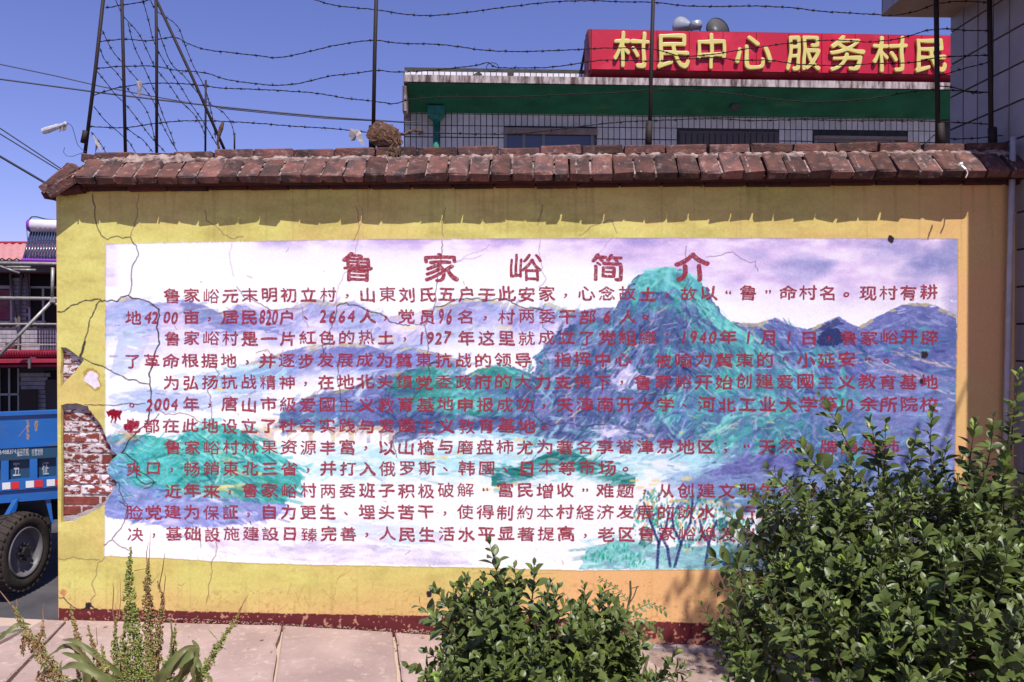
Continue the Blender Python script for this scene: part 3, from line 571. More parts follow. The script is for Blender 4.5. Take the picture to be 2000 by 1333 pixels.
b.build('bounce_court', M['concrete'], kind='structure')  # unseen pale ground behind the wall, added to bounce light onto the building
pav = empty('pavement', GP(700, 1300), kind='structure')
def slab(px_b0, px_f0, px_b1, px_f1, yb0, yb1, mat, name='slab', lift=.0, gap=.006, yf=1420, seed=0):
    q = random.Random(seed)
    def ext(pb, pf, yb):           # joint line continued towards the camera
        k = (yf - yb) / (1333 - yb); return pb + (pf - pb) * k
    P0, P1, P2, P3 = GP(px_b0, yb0), GP(px_b1, yb1), GP(ext(px_b1, px_f1, yb1), yf), GP(ext(px_b0, px_f0, yb0), yf)
    n = 9; ring = []
    for A, B_ in ((P3, P2), (P2, P1), (P1, P0), (P0, P3)):
        for i in range(n): ring.append(A.lerp(B_, i / n))
    c = sum(ring, Vector()) / len(ring); top = []
    for i, p in enumerate(ring):
        d = (c - p).normalized(); e = gap + q.uniform(0, .007) + (q.uniform(.004, .02) if q.random() < .12 else 0)
        top.append(p + d * e + Vector((0, 0, lift)))
    inner = [p + (c - p).normalized() * .012 + Vector((0, 0, .006)) for p in top]; bot = [p + Vector((0, 0, -.09)) for p in top]
    mb = MB(); k = len(top); mb.add(inner, [tuple(range(k))]); mb.add(top + inner, [(i, (i + 1) % k, k + (i + 1) % k, k + i) for i in range(k)]); mb.add(bot + top, [(i, (i + 1) % k, k + (i + 1) % k, k + i) for i in range(k)])
    return mb.build(name, mat, pav)
slab(133, 15, 552, 535, 1211, 1222, M['concrete'], seed=1)
slab(552, 535, 768, 781, 1223, 1235, M['concrete'], lift=.003, seed=2)
slab(770, 783, 1236, 1330, 1236, 1262, M['concrete'], lift=-.002, seed=3)
slab(88, -125, 131, 10, 1208, 1210, M['concrete'], lift=-.006, seed=4)
slab(-500, -1300, 60, -160, 1226, 1216, M['concrete_road'], lift=-.02, seed=5)
# strip of soil for planting on the right, a low ledge at the wall foot
b = MB(); q = random.Random(4); nx_, ny_ = 46, 34; V = []
for j in range(ny_):
    for i in range(nx_):
        x = .35 + i * .11; y = -3.4 + j * (3.42 / (ny_ - 1)); V.append((x, y, ground_z(x) - .028 + q.uniform(-.008, .008)))
b.add(V, [(j * nx_ + i, j * nx_ + i + 1, (j + 1) * nx_ + i + 1, (j + 1) * nx_ + i) for j in range(ny_ - 1) for i in range(nx_ - 1)])
b.build('planting_bed', M['soil'], kind='structure')
b = MB(); a0, a1 = GP(1245, 1262), GP(1990, 1282)
pts = []
for i in range(31):
    t_ = i / 30; p = Vector((a0.x + (a1.x - a0.x) * t_, 0, 0)); pts.append(p.x)
for i in range(30):
    x0, x1 = pts[i], pts[i + 1]; d0 = -.07 + q.uniform(-.012, .012)
    b.box((x0, d0, ground_z(x0) - .08), (x1 + .001 * (i % 2), -.001, ground_z(x0) - .004 + q.uniform(-.006, .004)))
b.build('footing_ledge', M['concrete_road'], kind='structure')
b = MB()
for _ in range(260):
    x = random.uniform(.6, 2.4); y = random.uniform(-1.3, -.09); s = random.uniform(.004, .014); z = ground_z(x) - .026
    b.add([(x - s, y, z), (x, y - s, z), (x + s, y, z), (x, y + s * .8, z), (x, y, z + s * .9)], [(0, 1, 4), (1, 2, 4), (2, 3, 4), (3, 0, 4)])
b.build('gravel', M['mortar'], kind='stuff')
b = MB(); qd = random.Random(44)
for _ in range(900):
    x = qd.uniform(-2.62, .75); d_ = abs(qd.gauss(0, .035)); y = -.004 - d_; s = qd.uniform(.0015, .006) * (1 if d_ < .05 else .6); z = ground_z(x) + .004
    b.add([(x - s, y, z), (x, y - s, z), (x + s, y, z), (x, y + s * .8, z), (x + s * .2, y, z + s * .8)], [(0, 1, 4), (1, 2, 4), (2, 3, 4), (3, 0, 4)])
b.build('debris', M['soil'], kind='stuff')
b = MB()
for _ in range(46):
    x = qd.uniform(-2.6, 2.2); y = -abs(qd.gauss(.02, .25)) - .01; s = qd.uniform(.008, .022); a_ = qd.uniform(0, 6.28); z = ground_z(x) + (.012 if x < .6 else -.012); c_, s2 = math.cos(a_) * s, math.sin(a_) * s
    b.add([(x - c_, y - s2, z), (x + s2 * .4, y - c_ * .4, z + s * .3), (x + c_, y + s2, z + .002), (x - s2 * .4, y + c_ * .4, z + s * .25), (x, y, z)], [(0, 1, 4), (1, 2, 4), (2, 3, 4), (3, 0, 4)])
b.build('fallen_leaves', pmat('dry_leaf', (.22, .13, .06), (.34, .24, .10), 30, .9), kind='stuff')

# ---------------------------------------------------------------- the mural wall
wall = empty('mural_wall', WP(1040, 1240), label='yellow plastered wall painted with a mountain mural and red handwriting, brick coping on top', cat='wall')
XL = WP(112, 800).x; XR = WP(1990, 700).x; ZT = 2.572
def wxz(p, Y=0): q_ = WP(p[0], p[1], Y); return (q_.x, q_.z)
def jag(pts, n=4, amp=1.6, seed=1):
    q_ = np.random.default_rng(seed); o = []
    for a_, b_ in zip(pts, pts[1:] + pts[:1]):
        for i in range(n): t_ = i / n; o.append((a_[0] + (b_[0] - a_[0]) * t_ + (q_.normal(0, amp) if i else 0), a_[1] + (b_[1] - a_[1]) * t_ + (q_.normal(0, amp) if i else 0)))
    return o
H1 = [(119, 678), (135, 683), (155, 697), (164, 704), (156, 714), (146, 728), (131, 741), (119, 756)]
H2 = [(119, 792), (150, 788), (172, 794), (180, 808), (190, 820), (201, 838), (208, 858), (217, 878), (229, 888), (217, 900), (209, 924), (229, 943), (222, 958), (212, 975), (205, 988), (186, 997), (165, 1008), (140, 1020), (119, 1022)]
outer = [(XL, -.3), (XR, -.3), (XR, ZT), (XL, ZT)]
loops = [outer, [wxz(p) for p in jag(H1, 3, .8, 2)], [wxz(p) for p in jag(H2, 3, .9, 3)]]
TK = .0115
v, f = fill_loops(loops, TK)
me = bpy.data.meshes.new('plaster'); me.from_pydata([(x, -z + TK, y) for x, y, z in v], [], f); me.materials.append(M['paint'])
uv = me.uv_layers.new(name='UVMap')
for lp in me.loops:
    co = me.vertices[lp.vertex_index].co; uv.data[lp.index].uv = ((co.x - WX0) / (WX1 - WX0), (co.z - WZ0) / (WZ1 - WZ0))
bm = bmesh.new(); bm.from_mesh(me); bmesh.ops.recalc_face_normals(bm, faces=bm.faces); bm.to_mesh(me); bm.free()
obj('plaster', me, wall)
b = MB(); b.box((XL + .004, .037, -.32), (XR, .24, ZT)); b.build('mortar_bed', M['mortar'], wall)
b = MB(); b.box((XL, .24, -.32), (XR, .252, ZT)); b.build('back_plaster', M['mortar_top'], wall)
def shrink(H, k, dx=0):
    cx = sum(p_[0] for p_ in H) / len(H); cy = sum(p_[1] for p_ in H) / len(H); return [(119 if p_[0] < 121 else cx + (p_[0] - cx) * k + dx, cy + (p_[1] - cy) * k) for p_ in H]
v, f = fill_loops([outer, [wxz(p) for p in jag(shrink(H1, .80), 3, 1.4, 5)], [wxz(p) for p in jag(shrink(H2, .90, -1), 3, 1.8, 6)]], .002)
me = bpy.data.meshes.new('undercoat'); me.from_pydata([(x, -z + .0262, y) for x, y, z in v], [], f); me.materials.append(pmat('grey_undercoat', (.40, .36, .38), (.24, .20, .20), 24, .95, 1, 80)); obj('undercoat', me, wall)
# brickwork laid bare where the plaster fell off
def brick_mesh(L_, W_, H_, seed, mat, bev=.004, jit=.0022):
    q_ = random.Random(seed); bm = bmesh.new(); bmesh.ops.create_cube(bm, size=1)
    for v_ in bm.verts: v_.co = Vector((v_.co.x * L_, v_.co.y * W_, v_.co.z * H_))
    bmesh.ops.bevel(bm, geom=bm.edges[:], offset=bev, segments=1, affect='EDGES')
    for v_ in bm.verts: v_.co += Vector((q_.uniform(-jit, jit), q_.uniform(-jit, jit), q_.uniform(-jit, jit)))
    me = bpy.data.meshes.new('brick'); bm.to_mesh(me); bm.free(); me.materials.append(mat); return me
def place(me, loc, rot=(0, 0, 0), sc=(1, 1, 1), name='brick', parent=wall):
    o = bpy.data.objects.new(name, me); C.objects.link(o); o.parent = parent; o.matrix_parent_inverse = Matrix.Translation(-Vector(parent.location))
    o.location = loc; o.rotation_euler = rot; o.scale = sc; return o
hd = [brick_mesh(.113, .10, .052, i, M['brick']) for i in range(3)]; st_ = [brick_mesh(.232, .10, .052, 10 + i, M['brick']) for i in range(3)]
hdr = brick_mesh(.113, .10, .052, 30, M['brick_raw']); str_ = brick_mesh(.232, .10, .052, 31, M['brick_raw'])
q = random.Random(8)
rows = [663, 683, 703, 723, 743, 763, 783.5] + [796, 816, 836, 857, 877.5, 898, 917.5, 938, 959, 980, 1000, 1020]
for k, y in enumerate(rows):
    if 765 < y < 785: continue
    xmax = 168 if y < 780 else np.interp(y, [788, 820, 860, 890, 915, 945, 980, 1000, 1022], [178, 196, 214, 234, 228, 234, 216, 196, 150])
    x = XL + .006; z = WP(112, y).z; xm = WP(xmax, y).x + .03; i = 0
    while x < xm:
        big = (k + i) % 2 == 0; L_ = .232 if big else .113
        raw = y > 975 or (abs(y - 898) < 3 and i == 1)
        me_ = (str_ if big else hdr) if raw else (st_ if big else hd)[q.randrange(3)]
        place(me_, (x + L_ / 2, .046 + .05 - .016 + q.uniform(-.001, .005), z), (0, q.uniform(-.01, .01), 0)); x += L_ + q.uniform(.010, .016); i += 1
    
# corbel course, sloping coping bricks, ridge course
XLs = WP(150, 360, -.1).x
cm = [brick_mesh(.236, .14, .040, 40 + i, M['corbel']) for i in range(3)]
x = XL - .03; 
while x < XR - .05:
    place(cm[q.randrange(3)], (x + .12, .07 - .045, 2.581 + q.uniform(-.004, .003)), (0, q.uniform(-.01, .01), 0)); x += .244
AL = R(42)
sm = [brick_mesh(.112, .205, .053, 50 + i, M['coping'], (.004, .007, .005, .010, .006, .008, .005)[i], .0055) for i in range(7)]
smh = brick_mesh(.075, .205, .053, 60, M['coping'], .005, .004)
x = XLs + .06; i = 0
def slopeb(me_, x, back=False):
    s_ = -1 if not back else 1
    low = Vector((0, -.128 + q.uniform(-.005, .005), 2.600 + q.uniform(-.0035, .0035)))
    c_ = low + Vector((0, math.cos(AL) * .1025, math.sin(AL) * .1025)) + Vector((0, -math.sin(AL), math.cos(AL))) * (-.0)
    if back: c_ = Vector((0, .24 - c_.y, c_.z))
    place(me_, (x, c_.y, c_.z), ((AL if not back else -AL) + q.uniform(-.015, .015), q.uniform(-.018, .018), q.uniform(-.03, .03)))
while x < XR - .03:
    n_ = smh if i == 23 else sm[q.randrange(7)]
    if i == 23: x -= .02
    slopeb(n_, x); slopeb(sm[i % 7], x, True); 
    if q.random() < .45:                     # joint still filled with mortar
        b = MB(); xj = x + .0612; b.prism([(xj - .006, -.118, 2.596), (xj + .006, -.118, 2.596), (xj + .006, -.118 + .10, 2.596 + .09), (xj - .006, -.118 + .10, 2.596 + .09)], (0, -.018, .02)); b.build('joint_mortar', M['mortar_top'], wall)
    x += (.1225 if i != 23 else .104) + q.uniform(-.005, .006); i += 1
rm = [brick_mesh(.235, .19, .052, 70 + k_, M['coping'], .006, .005) for k_ in range(4)]
x = XLs + .03 + .12
while x < XR - .1:
    d = -.012 if WP(430, 300).x > x else (.004 if q.random() < .8 else -.004)
    place(rm[q.randrange(4)], (x, .12 + q.uniform(-.008, .008), 2.786 + d), (q.uniform(-.02, .02), q.uniform(-.014, .014), q.uniform(-.02, .02))); x += .246
place(brick_mesh(.10, .17, .05, 81, M['coping']), (XLs + .0, .10, 2.765), (0, .1, .1))
# crumbly mortar between slope and ridge, core of the coping
b = MB(); n_ = 300; x0 = XLs + .02; Lx = XR - x0
prof = []
for i in range(n_ + 1):
    x = x0 + Lx * i / n_; big = .018 if WP(250, 300).x < x < WP(370, 300).x else .0
    a_ = q.uniform(.0, .012); h_ = q.uniform(-.006, .010) + big
    prof.append([(x, -.008 - a_ - big * .6, 2.726 + q.uniform(-.004, .006)), (x, -.008 - a_, 2.744 + h_ * .5), (x, .026 - a_, 2.762 + h_), (x, .05, 2.765 + h_), (x, .05, 2.70)])
b.v = [p for r_ in prof for p in r_]; b.f = [(i * 5 + j, (i + 1) * 5 + j, (i + 1) * 5 + j + 1, i * 5 + j + 1) for i in range(n_) for j in range(4)]; b.m = [0] * len(b.f)
b.build('mortar_joint', M['mortar_top'], wall, kind='stuff')
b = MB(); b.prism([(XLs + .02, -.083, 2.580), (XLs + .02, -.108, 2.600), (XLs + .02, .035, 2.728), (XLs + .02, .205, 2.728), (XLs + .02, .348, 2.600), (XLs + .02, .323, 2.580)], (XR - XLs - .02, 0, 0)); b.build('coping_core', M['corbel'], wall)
b = MB(); q2 = random.Random(3)
for i in range(46):                       # mortar squeezed out of the joints of the slope
    x = XLs + .0 + .1225 * i + q2.uniform(-.006, .006); 
    for j in range(7):
        if q2.random() < .35: continue
        t_ = j / 7; s = q2.uniform(.003, .008); y_ = -.142 + .149 * t_; z_ = 2.618 + .134 * t_
        b.add([(x - s, y_, z_), (x + s, y_, z_ + .003), (x + s, y_ + .02, z_ + .02), (x - s, y_ + .02, z_ + .018), (x, y_ + .01 - .006, z_ + .014)], [(0, 1, 4), (1, 2, 4), (2, 3, 4), (3, 0, 4)])
    if q2.random() < .6:
        z_ = 2.562; s = q2.uniform(.006, .016); b.add([(x - s, -.02, z_ + .006), (x + s, -.02, z_ + .006), (x + s * .5, -.026, z_ - s * .8), (x - s * .6, -.02, z_ - s * .5)], [(0, 1, 2, 3)])
b.build('mortar_crumbs', M['mortar_top'], wall, kind='stuff')
# hip bricks at the left end
def hip(px, py, Y, L_, W_, H_, rot, mat, seed):
    p = WP(px, py, Y); place(brick_mesh(L_, W_, H_, seed, mat, .006, .005), p, rot)
hip(118, 350, .02, .24, .115, .055, (0.1, R(-38), R(8)), M['coping'], 91)
hip(126, 362, -.075, .20, .115, .055, (.3, R(-32), R(4)), M['coping'], 92)
hip(120, 352, .14, .24, .115, .055, (0, R(-40), 0), M['coping'], 93)
hip(140, 352, -.03, .13, .14, .06, (.4, R(-30), R(4)), M['coping'], 94)
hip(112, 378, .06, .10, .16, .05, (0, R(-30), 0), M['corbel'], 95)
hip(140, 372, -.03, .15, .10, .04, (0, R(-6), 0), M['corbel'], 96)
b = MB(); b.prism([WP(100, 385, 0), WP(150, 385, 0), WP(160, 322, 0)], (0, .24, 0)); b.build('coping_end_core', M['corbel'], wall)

# ---------------------------------------------------------------- lettering on the wall (flat paint, one piece per painted line)
M['red_paint'] = pmat('faded_red_paint', (.32, .028, .048), (.25, .022, .042), 14, .75, c3=(.46, .10, .14), s3=60, t3=(.5, .8), spec=.2)
_t = M['red_paint'].node_tree; _n = _t.nodes.new('ShaderNodeTexNoise'); _n.inputs['Scale'].default_value = 70; _n.inputs['Detail'].default_value = 6; _r = _t.nodes.new('ShaderNodeMapRange')
_r.inputs[1].default_value = .42; _r.inputs[2].default_value = .78; _r.inputs[3].default_value = .04; _r.inputs[4].default_value = .75      # thin, worn brush paint lets the wall show
_tc2 = _t.nodes.new('ShaderNodeTexCoord'); _x = _t.nodes.new('ShaderNodeMixShader'); _tr = _t.nodes.new('ShaderNodeBsdfTransparent')
_t.links.new(_tc2.outputs['Object'], _n.inputs[0]); _t.links.new(_n.outputs[0], _r.inputs[0]); _t.links.new(_r.outputs[0], _x.inputs[0]); _t.links.new(_t.nodes['Principled BSDF'].outputs[0], _x.inputs[1]); _t.links.new(_tr.outputs[0], _x.inputs[2]); _t.links.new(_x.outputs[0], _t.nodes['Material Output'].inputs[0])
def L(x0, x1, s): return (x0, x1, s)
lines = [
 (522, 522, 66, 54, [L(699, 699, '鲁'), L(861, 861, '家'), L(1026, 1026, '峪'), L(1187, 1187, '简'), L(1352, 1352, '介')]),
 (578, 571, 33, 28, [L(337, 641, '鲁家峪元末明初立村'), L(680, 1107, '，山東刘氏五户于此安家，'), L(1145, 1305, '心念故土，'), L(1345, 1813, '故以“鲁”命村名。现村有耕')]),
 (620, 616, 33, 28, [L(261, 261, '地'), L(290, 304, '#42'), L(327, 342, '#00'), L(374, 411, '亩，'), L(450, 487, '居民'), L(513, 538, '%820'), L(561, 600, '户、'), L(632, 687, '#2664'), L(718, 755, '人，'), L(794, 835, '党员'), L(862, 878, '%96'), L(910, 1148, '名，村两委干部'), L(1186, 1186, '#6'), L(1226, 1264, '人。')]),
 (661, 659, 33, 28, [L(337, 792, '鲁家峪村是一片紅色的热土，'), L(824, 874, '#1927'), L(911, 1305, '年这里就成立了党組織；'), L(1336, 1392, '#1940'), L(1422, 1422, '年'), L(1462, 1462, '#1'), L(1502, 1502, '月'), L(1541, 1541, '#1'), L(1580, 1620, '日，'), L(1658, 1815, '鲁家峪开辟')]),
 (705, 702, 33, 28, [L(259, 1735, '了革命根据地，并逐步发展成为冀東抗战的领导、指挥中心，被喻为冀東的“小延安”。')]),
 (747, 745, 33, 28, [L(335, 1815, '为弘扬抗战精神，在地北头鎮党委政府的大力支持下，鲁家峪开始创建爱國主义教育基地')]),
 (790, 790, 33, 28, [L(260, 260, '。'), L(292, 341, '#2004'), L(373, 1580, '年，唐山市級爱國主义教育基地申报成功，天津南开大学、河北工业大学'), L(1618, 1618, '等'), L(1645, 1660, '#10'), L(1697, 1815, '余所院校')]),
 (832, 832, 33, 28, [L(258, 1068, '也都在此地设立了社会实践与爱國主义教育基地。')]),
 (874, 872, 33, 28, [L(337, 1740, '鲁家峪村林果资源丰富，以山楂与磨盘柿尤为著名享誉津京地区；“天然”牌磨盘柿')]),
 (915, 913, 33, 28, [L(261, 1226, '爽口，畅銷東北三省，并打入俄罗斯、韩國、日本等市场。')]),
 (959, 957, 33, 28, [L(337, 1580, '近年来，鲁家峪村两委班子积极破解“富民增收”难题，从创建文明生态村')]),
 (1001, 1000, 33, 28, [L(261, 1500, '脸党建为保証，自力更生、埋头苦干，使得制約本村経济发展的飲水、行路')]),
 (1043, 1043, 33, 28, [L(263, 1462, '决，基础設施建設日臻完善，人民生活水平显著提高，老区鲁家峪焕发出')]),
]
def pin(p, lp):
    c = False
    for (ax, ay), (bx, by) in zip(lp, lp[1:] + lp[:1]):
        if (ay > p[1]) != (by > p[1]) and p[0] < ax + (p[1] - ay) * (bx - ax) / (by - ay): c = not c
    return c
def components(loops):               # every stroke group with its own holes, filled apart so that touching strokes do not cancel out
    loops = [[tuple(p) for p in l] for l in loops]
    ar = [sum(a[0] * b[1] - b[0] * a[1] for a, b in zip(l, l[1:] + l[:1])) / 2 for l in loops]
    outs = [i for i in range(len(loops)) if ar[i] > 0]; comp = {i: [loops[i]] for i in outs}
    for i in range(len(loops)):
        if ar[i] <= 0:
            c = [o for o in outs if pin(loops[i][0], loops[o]) and ar[o] > -ar[i]]
            if c: comp[min(c, key=lambda o: ar[o])].append(loops[i])
    return list(comp.values())
def _area(l): return sum(a[0] * b[1] - b[0] * a[1] for a, b in zip(l, list(l[1:]) + [l[0]])) / 2
def glyph_mesh(ch, seed, grow, flare, warp, thick=0, bevel=0):
    """one brushed character in its own unit square: list of (verts, faces), one per stroke group"""
    out = []
    for comp in components(glyph_loops(ch)):
        for k in (1, .75, .5, .25, 0, -1):
            if k < 0: lps = [[tuple(p) for p in l] for l in comp]
            else: lps = [[tuple(p) for p in l] for l in brush([np.array(l) for l in comp], seed, grow * k, flare * k, warp=warp * max(k, .4))]
            if not lps: continue
            v, f = fill_loops(lps)
            A = sum(abs(_area([v[i][:2] for i in p])) for p in f); E_ = sum(_area(l) for l in lps)
            if abs(A - E_) < .02 * abs(E_) + 1e-4 or k < 0: break
        if thick or bevel: v, f = fill_loops(lps, thick, bevel)
        out.append((v, f))
    return out
sd_ = 0
for y0, y1, gw, gh, segs in lines:
    V = []; F = []
    for xa, xb, s in segs:
        mode = s[0] if s[0] in '#%' else ''; s = s[1:] if mode else s
        Xa, Xb = WP(xa, 700).x, WP(xb, 700).x
        for i, ch in enumerate(s):
            sd_ += 1; t_ = i / (len(s) - 1) if len(s) > 1 else 0
            X = Xa + (Xb - Xa) * t_; px = xa + (xb - xa) * t_; Z = WP(px, y0 + (y1 - y0) * (px - 260) / 1550).z
            k = 340.0; W_, H_ = gw / k, gh / k
            q3 = random.Random(sd_)
            if mode: W_ *= .52 if mode == '#' else .42; H_ *= .92 if mode == '#' else 1.1
            W_ *= q3.uniform(.95, 1.05); H_ *= q3.uniform(.95, 1.05); Z += q3.uniform(-.004, .004); sk_ = q3.uniform(-.03, .03) + (.16 if mode else 0)
            pk_ = sum(len(l) for l in glyph_loops(ch)); gm = glyph_mesh(ch, sd_, min(.021, max(.005, .025 - .00013 * pk_)) if not mode else .024, .018 if pk_ < 110 else .012, .014)
            if not gm: continue
            al_ = np.array([p[:2] for g in gm for p in g[0]])
            if ch in '，。、；“”': cx_, cy_, sx_, sy_ = .5, .38, W_, H_
            elif mode: cx_ = (al_[:, 0].min() + al_[:, 0].max()) / 2; cy_ = .36; sx_ = W_ / .6; sy_ = H_ / .76
            else: cx_, cy_, sx_, sy_ = .5, .385, W_ / .92, H_ / .90
            if ch in '，。、': cx_ = .3; cy_ = .2
            if ch == '；': cx_ = .3; cy_ = .3
            if ch in '“”': cx_ = (al_[:, 0].min() + al_[:, 0].max()) / 2; cy_ = .55
            for k_, (v, f) in enumerate(gm):
                b0 = len(V); V += [(X + (p[0] - cx_ + sk_ * (p[1] - .4)) * sx_, -.0010 - .00015 * k_, Z + (p[1] - cy_) * sy_) for p in v]; F += [tuple(b0 + i for i in p) for p in f]
    me = bpy.data.meshes.new('painted_line'); me.from_pydata(V, [], F); me.materials.append(M['red_paint'])
    o = obj('painted_line', me, wall)
# ---------------------------------------------------------------- iron posts and barbed wire on the wall
YP = .12
def rod(name, pts, r, parent=None, mat=None, Y=YP, n=8, **k):
    P3 = [WP(p[0], p[1], p[2] if len(p) > 2 else Y) for p in pts]; b = MB(); b.tube(P3, r, n); return b.build(name, mat or M['iron'], parent, smooth=True, **k)
ps = [
 ([(166, 300), (186, 140), (206, -40)], .011, 'outermost iron post leaning inward at the left end of the wall', [(163, 280), (168, 256)]),
 ([(245, 300), (241, 120), (237, -40)], .010, 'upright iron bar just right of the leaning end post', None),
 ([(306, 300), (306, 100), (304, -40)], .009, 'plumb iron bar between the end post and the slanting brace', None),
 ([(438, 292), (375, 150), (296, -20)], .009, 'slanting iron brace running from the brick coping up to the left', None),
 ([(401, 300), (402, 157)], .006, 'short thin upright rod crossing the slanting brace', None),
 ([(458, 292), (458, 260)], .005, 'tiny iron stub sticking up right of the brace foot', None),
 ([(729, 262), (732, 100), (736, -40)], .012, 'lone iron post rising out of the dry bundle of straps', [(727, 292), (727, 246)]),
 ([(1269, 290), (1272, 120), (1277, -40)], .012, 'iron post standing in front of the red signboard', [(1266, 292), (1268, 238)]),
 ([(1832, 290), (1830, 120), (1828, -40)], .014, 'thick iron post over the last character of the signboard', [(1838, 292), (1836, 242)]),
 ([(1936, 290), (1934, 120), (1932, -40)], .014, 'rightmost iron post, against the grey tiled building', [(1939, 292), (1938, 250)]),
]
for pts, r_, lab, sleeve in ps:
    e = empty('fence_post', WP(pts[0][0], pts[0][1], YP), label=lab, cat='post', group='iron posts carrying the barbed wire')
    rod('bar', pts, r_, e)
    if sleeve: rod('sleeve', sleeve, r_ * 1.75, e)
def catm(P_, step):
    out = []
    P_ = [P_[0]] + list(P_) + [P_[-1]]
    for i in range(1, len(P_) - 2):
        p0, p1, p2, p3 = P_[i - 1:i + 3]; n = max(1, int((p2 - p1).length / step))
        for j in range(n):
            t = j / n; out.append(.5 * ((2 * p1) + (p2 - p0) * t + (2 * p0 - 5 * p1 + 4 * p2 - p3) * t * t + (3 * p1 - 3 * p2 + p3 - p0) * t ** 3))
    out.append(P_[-2]); return out
def barbed(pts, seed, label, group, r=.0034, Y=YP, pitch=.105, name='barbed_wire'):
    q = random.Random(seed)
    P_ = catm([WP(p[0], p[1], p[2] if len(p) > 2 else Y) for p in pts], .018)
    P_ = [p + Vector((0, 0, q.uniform(-.0016, .0016))) for p in P_]
    b = MB(); b.tube(P_, [r * (1.15 if i % 2 else .75) for i in range(len(P_))], 5)
    b2 = MB(); acc = q.uniform(.02, pitch)
    for a_, c_ in zip(P_, P_[1:]):
        d = (c_ - a_).length; acc -= d
        if acc <= 0:
            acc = pitch * q.uniform(.8, 1.15); t = (c_ - a_).normalized(); c = a_
            b2.tube([c - t * .006, c + t * .006], r * 1.7, 5)
            for s_ in range(4):
                an = q.uniform(0, 6.28); u = t.cross(Vector((0, 1, 0))).normalized(); w_ = t.cross(u)
                dr = (u * math.cos(an) + w_ * math.sin(an) * .6 + t * q.uniform(-.8, .8)).normalized()
                b2.tube([c + t * q.uniform(-.005, .005), c + dr * q.uniform(.012, .019)], [.0015, .0007], 3)
    e = empty(name, P_[0], label=label, cat='barbed wire', group=group)
    b.build('strand', M['wire'], e); b2.build('barbs', M['wire'], e, kind='stuff')
    return e
G_ = 'barbed wire strands stretched along the wall top'
barbed([(590, -8), (650, 10), (700, 16), (740, 20), (790, 28), (840, 31), (900, 26), (960, 18), (1000, 13), (1050, 7), (1100, 3), (1160, 2), (1215, 4), (1277, 5), (1330, 11), (1400, 13), (1470, 12), (1540, 15), (1600, 22), (1660, 26), (1700, 28), (1745, 30), (1790, 22), (1830, 8), (1880, 3), (1932, 6)], 1, 'topmost barbed strand, dipping against the open sky above the signboard', G_)
barbed([(206, 16), (240, 10), (262, 7), (285, 2), (300, -4), (330, -20)], 2, 'short topmost strand between the left end post and its neighbours', G_)
barbed([(192, 82), (240, 77), (290, 80), (340, 73), (365, 85), (400, 97), (450, 103), (500, 109), (545, 113), (600, 102), (650, 90), (700, 82), (735, 79), (780, 85), (850, 87), (900, 92), (940, 98), (1000, 101), (1060, 100), (1130, 97), (1200, 94), (1277, 97), (1330, 110), (1380, 108), (1420, 102), (1480, 93), (1540, 85), (1600, 80), (1650, 79), (1700, 82), (1760, 75), (1810, 60), (1850, 57), (1890, 60), (1932, 60)], 3, 'second barbed strand from the top, crossing the yellow characters through their upper half', G_)
barbed([(188, 134), (240, 130), (300, 130), (340, 137), (400, 143), (440, 155), (500, 164), (545, 167), (590, 162), (640, 150), (700, 143), (735, 138), (780, 141), (850, 137), (900, 132), (935, 127), (955, 123), (972, 132), (1050, 133), (1100, 129), (1180, 118), (1277, 120), (1330, 117), (1400, 113), (1440, 118), (1500, 118), (1560, 126), (1640, 128), (1700, 125), (1780, 123), (1830, 113), (1932, 108)], 4, 'third barbed strand, with a loose loop above the white parapet tiles', G_)
b = MB(); lp = [WP(962 + 12 * math.cos(a_ / 12 * 6.28), 132 + 9 * math.sin(a_ / 12 * 6.28), YP + .01) for a_ in range(13)]; b.tube(lp, .0022, 5); b.build('wire_loop', M['wire'], label='small round loop of wire hanging from the third strand', cat='wire')
barbed([(180, 188), (230, 172), (300, 163), (370, 165), (430, 172), (500, 175), (560, 178), (620, 183), (680, 193), (730, 198), (770, 203), (800, 195), (870, 190), (940, 190), (1030, 189), (1120, 185), (1200, 182), (1277, 176), (1360, 177), (1440, 185), (1500, 193), (1560, 199), (1620, 199), (1700, 193), (1780, 180), (1830, 176), (1932, 181)], 5, 'fourth barbed strand, drawn across the green eave', G_)
barbed([(170, 247), (240, 250), (300, 242), (350, 237), (420, 237), (500, 241), (560, 246), (650, 252), (700, 257), (760, 262), (870, 261), (1000, 262), (1100, 252), (1200, 240), (1300, 235), (1400, 232), (1470, 236), (1560, 234), (1650, 236), (1800, 237), (1932, 243)], 6, 'lowest barbed strand, just above the brick coping and through the bundle', G_)
barbed([(1830, 150), (1880, 135), (1932, 122)], 31, 'short barbed strand climbing to the rightmost post', G_)
barbed([(1832, 168), (1865, 172), (1900, 182), (1932, 180)], 32, 'short slack strand sagging to the rightmost post', G_)
barbed([(1800, 290), (1830, 262), (1860, 272), (1932, 268), (1980, 262)], 33, 'loose wire end curling low beside the thick post', G_)
GD = 'barbed strands hanging steeply across the iron frame at the left end'
DL = 'barbed strand sagging steeply across the iron frame at the left end of the wall'
